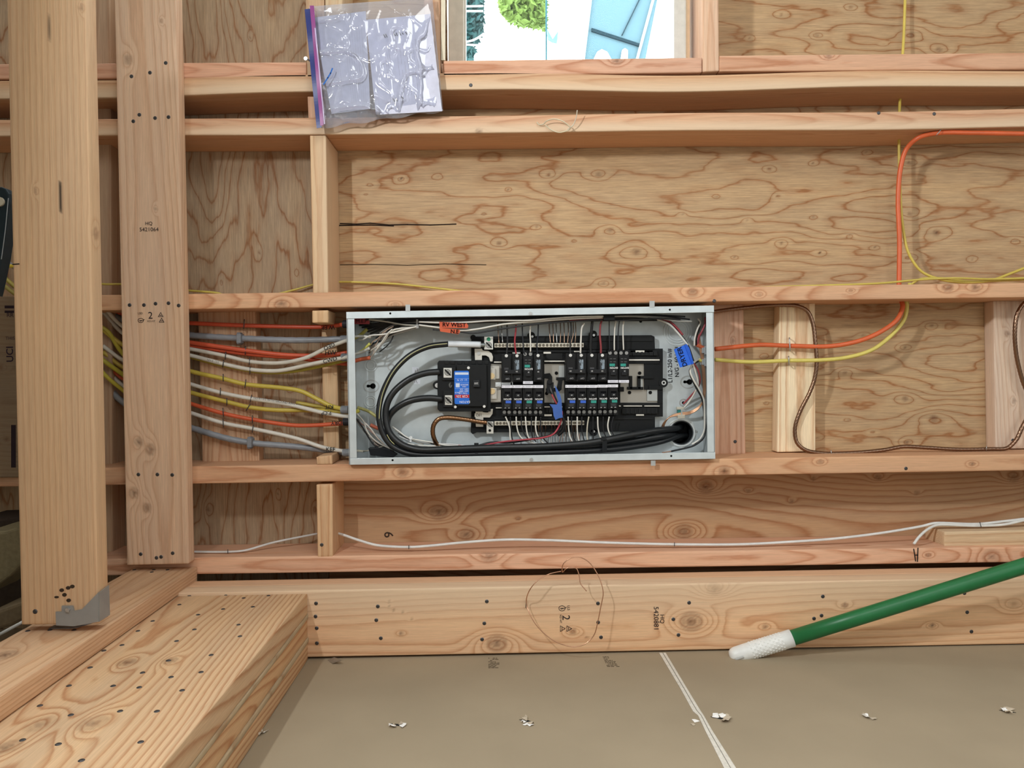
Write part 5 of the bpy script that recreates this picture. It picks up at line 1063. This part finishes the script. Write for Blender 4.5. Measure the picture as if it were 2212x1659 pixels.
# yellow communication cable along the stud
wire('yellow_cable', [(-40,575,-.2),(10,574,-.12),(26,575,-.1)], 4.2, (.62,.50,.06), 'yellow cable end reaching the far left board beside the black tool', 'cable')
wire('thin_yellow_cable', [(205,612,.04),(230,614,.04),(262,614,.05),(330,622,.06),(412,628,.06),(470,633,.06),(485,638,.07),(540,645,.10),(595,636,.12),(640,625,.125),(690,612,.13),(735,609,.13),(850,613,.13),(930,621,.12),(1000,629,.11),(1100,634,.10),(1180,630,.09),(1300,629,.08),(1500,625,.07),(1700,619,.06),(1900,612,.05),(1990,604,.05),(2060,601,.05),(2140,603,.06),(2300,598,.06)], 2.3, (.60,.49,.10), 'thin yellow cable lying along the stud above the panel', 'cable')

# right-hand cables
wire('orange_cable', [(2320,291,.012),(2212,289,.013),(2100,287,.015),(2030,287,.018),(1985,297,.035),(1958,322,.06),(1945,365,.07),(1940,430,.075),(1943,520,.078),(1942,618,.08),(1943,640,.08),(1950,660,.07),(1938,690,.06),(1900,718,.055),(1850,738,.058),(1790,748,.072),(1706,747,.084),(1640,745,.078),(1545,754,.055)], 5.0, (.68,.135,.045), 'bright orange cable curving down from the stud to the panel', 'cable', n=12)
wire('yellow_cable', [(1957,-60,.115),(1953,60,.11),(1950,118,.10),(1945,200,.09),(1943,240,.085),(1942,300,.085),(1944,400,.088),(1949,480,.088),(1962,545,.085),(1990,586,.08),(2030,603,.075),(2080,610,.07),(2140,606,.07),(2180,592,.075),(2260,560,.09)], 3.0, (.64,.50,.10), 'yellow cable dropping past the orange bend and curling away to the right', 'cable')
wire('yellow_cable', [(1966,612,.08),(1958,645,.08),(1959,665,.08),(1953,690,.078),(1930,720,.070),(1885,755,.058),(1830,772,.060),(1770,778,.072),(1700,779,.084),(1620,782,.080),(1545,777,.055)], 4.4, (.70,.60,.15), 'yellow cable running below the orange one into the panel', 'cable', flat=1.0)
wire('yellow_cable', [(1966,616,.08),(1985,604,.072),(2030,601,.07),(2090,608,.07),(2160,606,.07),(2300,600,.07)], 2.6, (.60,.49,.10), 'short yellow length bridging from the stud hole to the thin cable', 'cable')
staple(1706,744,26,-3,.078,(.55,.55,.54),'tall pale staple over the orange cable',3.0)
staple(1704,779,17,-3,.078,(.45,.45,.44),'pale staple over the yellow cable',2.6)
staple(2028,286,14,40,.006,(.40,.40,.40),'slanted staple on the orange cable under the upper stud',2.2)
wire('ground_cable', [(1540,674,.05),(1575,669,.07),(1620,664,.085),(1680,659,.09),(1722,661,.085),(1744,672,.082),(1756,700,.08),(1761,740,.078),(1764,785,.078),(1759,820,.080),(1748,850,.082),(1730,885,.086),(1719,915,.088),(1717,935,.088),(1722,957,.086),(1740,972,.082),(1775,979,.078),(1850,978,.075),(1910,972,.075),(1950,965,.075),(2000,967,.075),(2070,971,.075),(2140,970,.075),(2175,968,.074),(2195,950,.074),(2207,925,.074),(2222,892,.078),(2222,860,.082),(2208,820,.08),(2196,770,.078),(2192,720,.074),(2197,680,.072),(2212,655,.07),(2240,640,.07)], 4.0, (.27,.165,.11), 'stranded copper ground cable looping down past the pale block', 'cable', mat='copper', lobes=6, amp=.26, pitch=.055, n=24)
staple(1796,978,9,-10,.068,(.5,.5,.5),'small bright staple on the copper cable left of the big knot',2.0)
staple(2131,968,8,0,.068,(.5,.5,.5),'small bright staple on the copper cable by the greyish block',1.8)

# white cables in the bottom bay
wire('white_cable', [(225,1229,.02),(243,1221,.02),(272,1212,.02)], 3.4, (.64,.66,.66), 'short grey-white cable seen between the two tall boards', 'cable')
wire('white_cable', [(380,1190,.04),(423,1192,.04),(500,1192,.04),(530,1189,.045),(590,1172,.08),(690,1152,.12)], 2.4, (.70,.70,.68), 'thin white cable left of the short block with a screw', 'cable')
wire('white_cable', [(720,1150,.08),(740,1155,.06),(775,1167,.045),(815,1178,.035),(884,1182,.03),(930,1179,.03),(1000,1172,.035),(1090,1166,.04),(1180,1167,.04),(1300,1172,.035),(1455,1176,.03),(1600,1176,.03),(1700,1171,.035),(1800,1164,.04),(1900,1152,.045),(1990,1137,.05),(2020,1130,.05),(2110,1132,.05),(2170,1126,.05),(2300,1112,.05)], 3.0, (.76,.76,.74), 'long white cable wandering along the bottom wall plate', 'cable')
wire('white_cable', [(1974,1175,.010),(1985,1160,.02),(2003,1144,.035),(2025,1134,.045),(2110,1136,.046),(2170,1133,.046),(2212,1124,.046),(2300,1112,.046)], 3.0, (.78,.78,.75), 'white cable joining the long one above the wood offcut, end splayed', 'cable')
staple(883,1182,7,0,.022,label='tiny staple on the white cable near the big knot',w=1.6)
staple(1457,1176,7,0,.022,label='tiny staple midway along the white cable',w=1.6)
staple(2118,1133,9,-15,.036,label='staple on the doubled white cable above the offcut',w=1.8)
staple(492,1191,7,0,.033,label='tiny staple on the thin white cable at the left',w=1.6)
wire('white_cable', [(-60,1400,-.3),(0,1370,-.36),(46,1345,-.36),(80,1325,-.3)], 3.4, (.62,.64,.64), 'grey-white cable beside the plate board at the far left', 'cable')

# tie loop on the second stud
lp = wire('cable_tie', [(1160,264,-.004),(1164,269,-.006),(1174,268,-.008),(1180,262,-.014),(1196,257,-.020),(1216,262,-.022),(1232,276,-.018),(1228,281,-.012),(1208,286,-.008),(1190,280,-.006),(1178,270,-.005)], 1.3, (.60,.53,.38), 'loose cream cable tie loop hanging on the pale stud', 'cable tie')
wire('tie_tail', [(1226,280,-.012),(1238,270,-.016),(1245,252,-.024),(1247,238,-.030)], 1.1, (.62,.57,.46), '', parent=lp)

# coiled copper wire on the ledger board
YL = -.135
cw = bare([(1212,1234,YL),(1186,1240,YL),(1160,1255,YL-.01),(1144,1275,YL-.01),(1137,1300,YL+.012),(1145,1328,YL),(1165,1358,YL-.012),(1200,1386,YL-.02),(1238,1397,YL-.022),(1262,1392,YL-.022),(1283,1372,YL-.02),(1292,1340,YL-.018),(1298,1310,YL-.015),(1303,1280,YL-.012),(1296,1252,YL-.006),(1282,1226,YL),(1268,1211,YL),(1252,1204,YL),(1232,1206,YL),(1216,1220,YL),(1215,1236,YL),(1222,1229,YL-.003),(1232,1225,YL-.004),(1245,1228,YL-.005),(1251,1243,YL-.008),(1254,1260,YL-.012),(1267,1277,YL-.016)], 'loose coil of thin bare copper wire stapled to the wide stamped board', 1.05, (.62,.36,.24))
tag(cw, None, 'wire coil')
staple(1136.5,1304,16,4,-.114,(.20,.18,.16),'staple holding the copper coil to the wide board',1.8)

# green pole with white grip
pl = empty('pole', PZ(1590,1425,ZD+.02), 'green pole with white dimpled grip leaning on the tan lining board', 'broom pole')
Bq = P(1711,1378,-.155); E_ = P(2330,1186,-.215)
ax = (E_-Bq)/np.linalg.norm(E_-Bq)
V, Fc = tube_geo([Bq-ax*.004, E_+ax*.9], .0166, 28); mk('pole_shaft', V, Fc, 'sheath', (.012,.150,.045), pl, smooth=True)
rr = [.001,.008,.0128,.0155,.0172,.0184,.0188,.0188,.0188,.0190]; ss = [-.0165,-.0155,-.0135,-.010,-.006,0,.02,.06,.10,.126]
A0 = Bq-ax*.126; n = 28; th = np.linspace(0, 2*np.pi, n, endpoint=False)
nv = np.cross(ax, [0,1,0]); nv /= np.linalg.norm(nv); bv = np.cross(ax, nv)
V = np.vstack([A0+ax*s_+np.outer(np.cos(th)*r_, nv)+np.outer(np.sin(th)*r_, bv) for s_, r_ in zip(ss, rr)])
Fc = [(i*n+j, i*n+(j+1) % n, (i+1)*n+(j+1) % n, (i+1)*n+j) for i in range(len(ss)-1) for j in range(n)]+[tuple(range(n-1,-1,-1)), tuple(range((len(ss)-1)*n, len(ss)*n))]
gr = mk('grip', V, Fc, 'sheath', (.78,.79,.77), pl, smooth=True)
b = MB()
for i in range(12):
    for j in range(14):
        a_ = (j+(i % 2)*.5)/14*2*math.pi; c_ = A0+ax*(.034+i*.0062)+(nv*math.cos(a_)+bv*math.sin(a_))*.0186; nn = nv*math.cos(a_)+bv*math.sin(a_); t2 = np.cross(ax, nn)
        ring = [c_+(ax*math.cos(q)+t2*math.sin(q))*.0024 for q in np.linspace(0, 2*math.pi, 7)[:-1]]; r2 = [c_+nn*.0009+(ax*math.cos(q)+t2*math.sin(q))*.0014 for q in np.linspace(0, 2*math.pi, 7)[:-1]]
        b.add(ring+r2, [(k, (k+1) % 6, 6+(k+1) % 6, 6+k) for k in range(6)]+[(6,7,8,9,10,11)])
b.build('grip_dimples', 'sheath', (.82,.83,.81), gr)
hc = A0-ax*.002-np.array([0,.0178,0]); b = MB(); b.tube([hc-ax*.007-bv*0, hc+ax*.012], .0030, 10); b.build('hanging_hole', 'plastic', (.45,.45,.43), gr)

# ------------------------------------------------------------------ plastic bag with papers
bag = empty('plastic_bag', P(812,130,-.03), 'clear zip bag with folded papers, nailed over the studs', 'plastic bag')
BQ = [(668,14),(934,-6),(957,240),(694,277)]
def bl(u, v):
    q = np.array(BQ, float); return (q[0]*(1-u)+q[1]*u)*(1-v)+(q[3]*(1-u)+q[2]*u)*v
nu, nv_ = 90, 84
U, Vv = np.meshgrid(np.linspace(0, 1, nu), np.linspace(0, 1, nv_), indexing='ij')
def film(Yoff, amp, seed, sgn):
    pts = []
    cre = np.abs(noise(U*5+.8*noise(U*3, Vv*3, 0, 51), Vv*4, 0, seed)); cre2 = np.abs(noise(U*9+Vv*5, Vv*8-U*6, 0, seed+1)); fold = np.abs(noise(U*14, Vv*3+U*3, 0, seed+4))
    d = amp*(1.4*np.clip(.16-cre, 0, 1)/.16+.8*np.clip(.13-cre2, 0, 1)/.13+.4*np.clip(.15-fold, 0, 1)/.15+.5*noise(U*3, Vv*3, 0, seed+2))
    edge = np.minimum(np.minimum(U, 1-U), np.minimum(Vv, 1-Vv)); puff = .010*np.clip(edge*6, 0, 1)**.6
    for i in range(nu):
        for j in range(nv_):
            x, y = bl(U[i, j], Vv[i, j]); y += 2.5*math.sin(U[i, j]*22)*(Vv[i, j] > .985)
            pts.append(P(x, y, Yoff+sgn*(puff[i, j]+d[i, j]*min(1, edge[i, j]*14+.1))))
    return np.array(pts)
V1 = film(-.026, .0050, 60, -1); V2 = film(-.024, .001, 70, .7)
I = np.arange(nu*nv_).reshape(nu, nv_); Q1 = np.stack([I[:-1,:-1], I[:-1,1:], I[1:,1:], I[1:,:-1]], -1).reshape(-1, 4)
mk('front_film', V1, Q1, 'film', (1,1,1), bag, smooth=True)
mk('back_film', V2, Q1[:, ::-1], 'film', (1,1,1), bag, smooth=True)
def strip_px(quad, Y, name, mat, col, parent, thick=.0012, wav=.0015, seed=1):
    q = np.array(quad, float); n = 40; b = MB(); A_ = []; B_ = []
    for i in range(n+1):
        t = i/n; l = q[0]*(1-t)+q[3]*t; r = q[1]*(1-t)+q[2]*t; w_ = wav*math.sin(t*17+seed)
        A_ += [P(*l, Y+w_), P(*r, Y+w_)]
    B_ = [a+np.array([0, thick, 0]) for a in A_]; m = len(A_); Fc = []
    for i in range(n):
        k = 2*i; Fc += [(k, k+2, k+3, k+1), (m+k, m+k+1, m+k+3, m+k+2), (k, m+k, m+k+2, k+2), (k+1, k+3, m+k+3, m+k+1)]
    Fc += [(0, 1, m+1, m), (m-2, 2*m-2, 2*m-1, m-1)]
    return mk(name, A_+B_, Fc, mat, col, parent)
strip_px([(658,20),(674,18),(695,275),(684,277)], -.040, 'blue_zip_edge', 'sheath', (.030,.045,.20), bag)
strip_px([(669,12),(678,12),(699,270),(692,272)], -.042, 'purple_zip_line', 'sheath', (.30,.07,.26), bag, seed=2)
strip_px([(679,60),(682,60),(702,268),(700,268)], -.0435, 'zip_bead', 'sheath', (.55,.45,.70), bag, seed=3)
def paper(q, Y, label, seed, lines, col=(.56,.575,.70)):
    e = empty('paper_sheet', P((q[0][0]+q[2][0])/2, (q[0][1]+q[2][1])/2, Y), label, 'paper')
    b = MB(); b.quad(q, Y, Y+.0006); b.build('sheet', 'paint', col, e)
    qa = np.array(q, float); f = lambda u, v: tuple((qa[0]*(1-u)+qa[1]*u)*(1-v)+(qa[3]*(1-u)+qa[2]*u)*v)
    random.seed(seed); b = MB(); w_s = .45
    for u, v0, v1, w in lines:
        w = w*w_s
        v = v0
        while v < v1:
            dv = random.uniform(.02, .09); 
            if random.random() < .85: b.quad([f(u, v), f(u+w, v), f(u+w, min(v+dv, v1)), f(u, min(v+dv, v1))], Y-.0003, Y)
            v += dv+.008
    b.build('printed_lines', 'flat', (.42,.42,.50), e); return e
pa = paper([(676,38),(790,24),(800,235),(716,246)], -.028, 'printed sheet lying deepest in the bag, nearer the zip', 3, [(.26+.035*i,.22+.01*i,.95,.008) for i in range(4)]+[(.55+.05*i,.16,.92,.009) for i in range(8)])
pc = paper([(790,43),(930,30),(955,240),(812,248)], -.033, 'larger printed sheet in front, reaching the bag corner', 4, [(.24+.03*i,.30,.95,.011) for i in range(3)]+[(.42+.05*i,.24+.02*(i%3),.88,.012) for i in range(8)], (.60,.61,.74))
ink([[(829,75),(832,81)],[(833,74),(836,80)],[(851,72),(854,77)],[(856,71),(858,77)],[(862,69),(866,76)],[(869,71),(871,74)],[(876,69),(879,74)],[(885,69),(888,73)],[(849,213),(852,219)],[(855,212),(858,218)],[(867,209),(871,212)],[(897,206),(899,208)]], -.0336, 1.8, (.03,.03,.05), pc, 'pen_marks')
ink([[(718,148),(714,158),(708,168),(699,182)]], -.0470, 3.0, (.05,.16,.50), bag, 'blue_pen_mark')
nn_ = wire('nail', [(683,140,0),(672,133,-.022),(660,126,-.046)], 1.9, (.45,.46,.47), 'bright nail pinning the bag at its zip edge', 'nail', mat='bright')
b = MB(); b.disc(660,126,4.2,-.048,-.0462,14); b.build('nail_cap', 'bright', (.85,.86,.88), nn_)

# ------------------------------------------------------------------ things at the far left
bx = board('printed_board', corn_px([(-150,640),(120,640),(120,1030),(-150,1034)], -.02, -.002), 'brown board darkened for shade, with faded dark print, left of the nearest tall board', 'wooden board', col=(.20,.135,.085), seed=77, ring=.3, knots=[K(15,948,5,-.02), K(0,794,5,-.02)])  # base colour darkened to stand in for the shade at the far left
text('UCI', 22, 765, 15, -.0206, (.03,.02,.035), 90, bx, 'board_print', thick=.2); text('RR', 22, 681, 9, -.0206, (.04,.025,.035), 0, bx, 'board_print'); text('THIS', 22, 731, 7, -.0206, (.04,.025,.035), 0, bx, 'board_print')
for q in ((24,918,34,1010),(10,660,30,666),(10,671,30,676)):
    b = MB(); b.rect(*q, -.0206, -.02); b.build('board_print', 'flat', (.03,.02,.025), bx)
tl = empty('black_tool', P(5,480,-.30), 'dark tool handle with rounded top at the far left', 'tool')
b = MB(); b.quad([(-14,405),(2,403),(12,407),(19,418),(20,440),(12,500),(4,556),(-14,640)], -.31, -.28); b.build('tool_handle', 'plastic', (.014,.026,.034), tl, bevel=.003)
b = MB(); b.tube(path([(18,428,-.314),(11,500,-.314),(3,560,-.314)]), .0008, 6); b.build('tool_edge', 'bright', (.4,.45,.5), tl)
b = MB(); b.disc(-3,435,10,-.315,-.309,18); b.build('tool_hole', 'paint', (.55,.52,.42), tl)
for i, (p, c, l) in enumerate([([(-30,560,.02),(8,598,.02),(40,625,.03),(90,650,.04)],(.44,.38,.08),'yellow cable sagging left of the nearest tall board, upper'),([(-30,590,.0),(6,615,.0),(40,640,.02),(90,665,.04)],(.36,.32,.09),'yellow cable sagging left of the nearest tall board, lower'),([(-30,520,.04),(10,560,.04),(60,600,.05)],(.36,.37,.40),'grey cable behind the black tool'),([(5,470,.05),(22,505,.05),(60,560,.05)],(.50,.10,.05),'orange cable glimpse beside the black tool')]):
    wire('sagging_cable', p, 4.6, c, l, 'cable')
for i, (q, Y, c, l) in enumerate([([(-40,1150),(10,1148),(46,1136),(52,1215),(20,1245),(-40,1290)],-.20,(.20,.17,.10),'mossy coloured split log end, darkened for shade, highest at the far left'),([(-60,1122),(60,1118),(75,1300),(24,1312),(-60,1340)],-.05,(.045,.033,.025),'dark log enlarged to stand in for the shade behind the mossy one'),([(-40,1330),(15,1312),(60,1296),(70,1330),(30,1350),(-40,1372)],-.28,(.17,.13,.08),'flat log piece, darkened for shade, lowest at the far left')]):  # darkened to stand in for shade; middle one enlarged to cover a dark void
    b = MB(); b.quad(q, Y, Y+.12); tag(b.build('split_log', 'torn', c, bevel=.006), l, 'firewood')
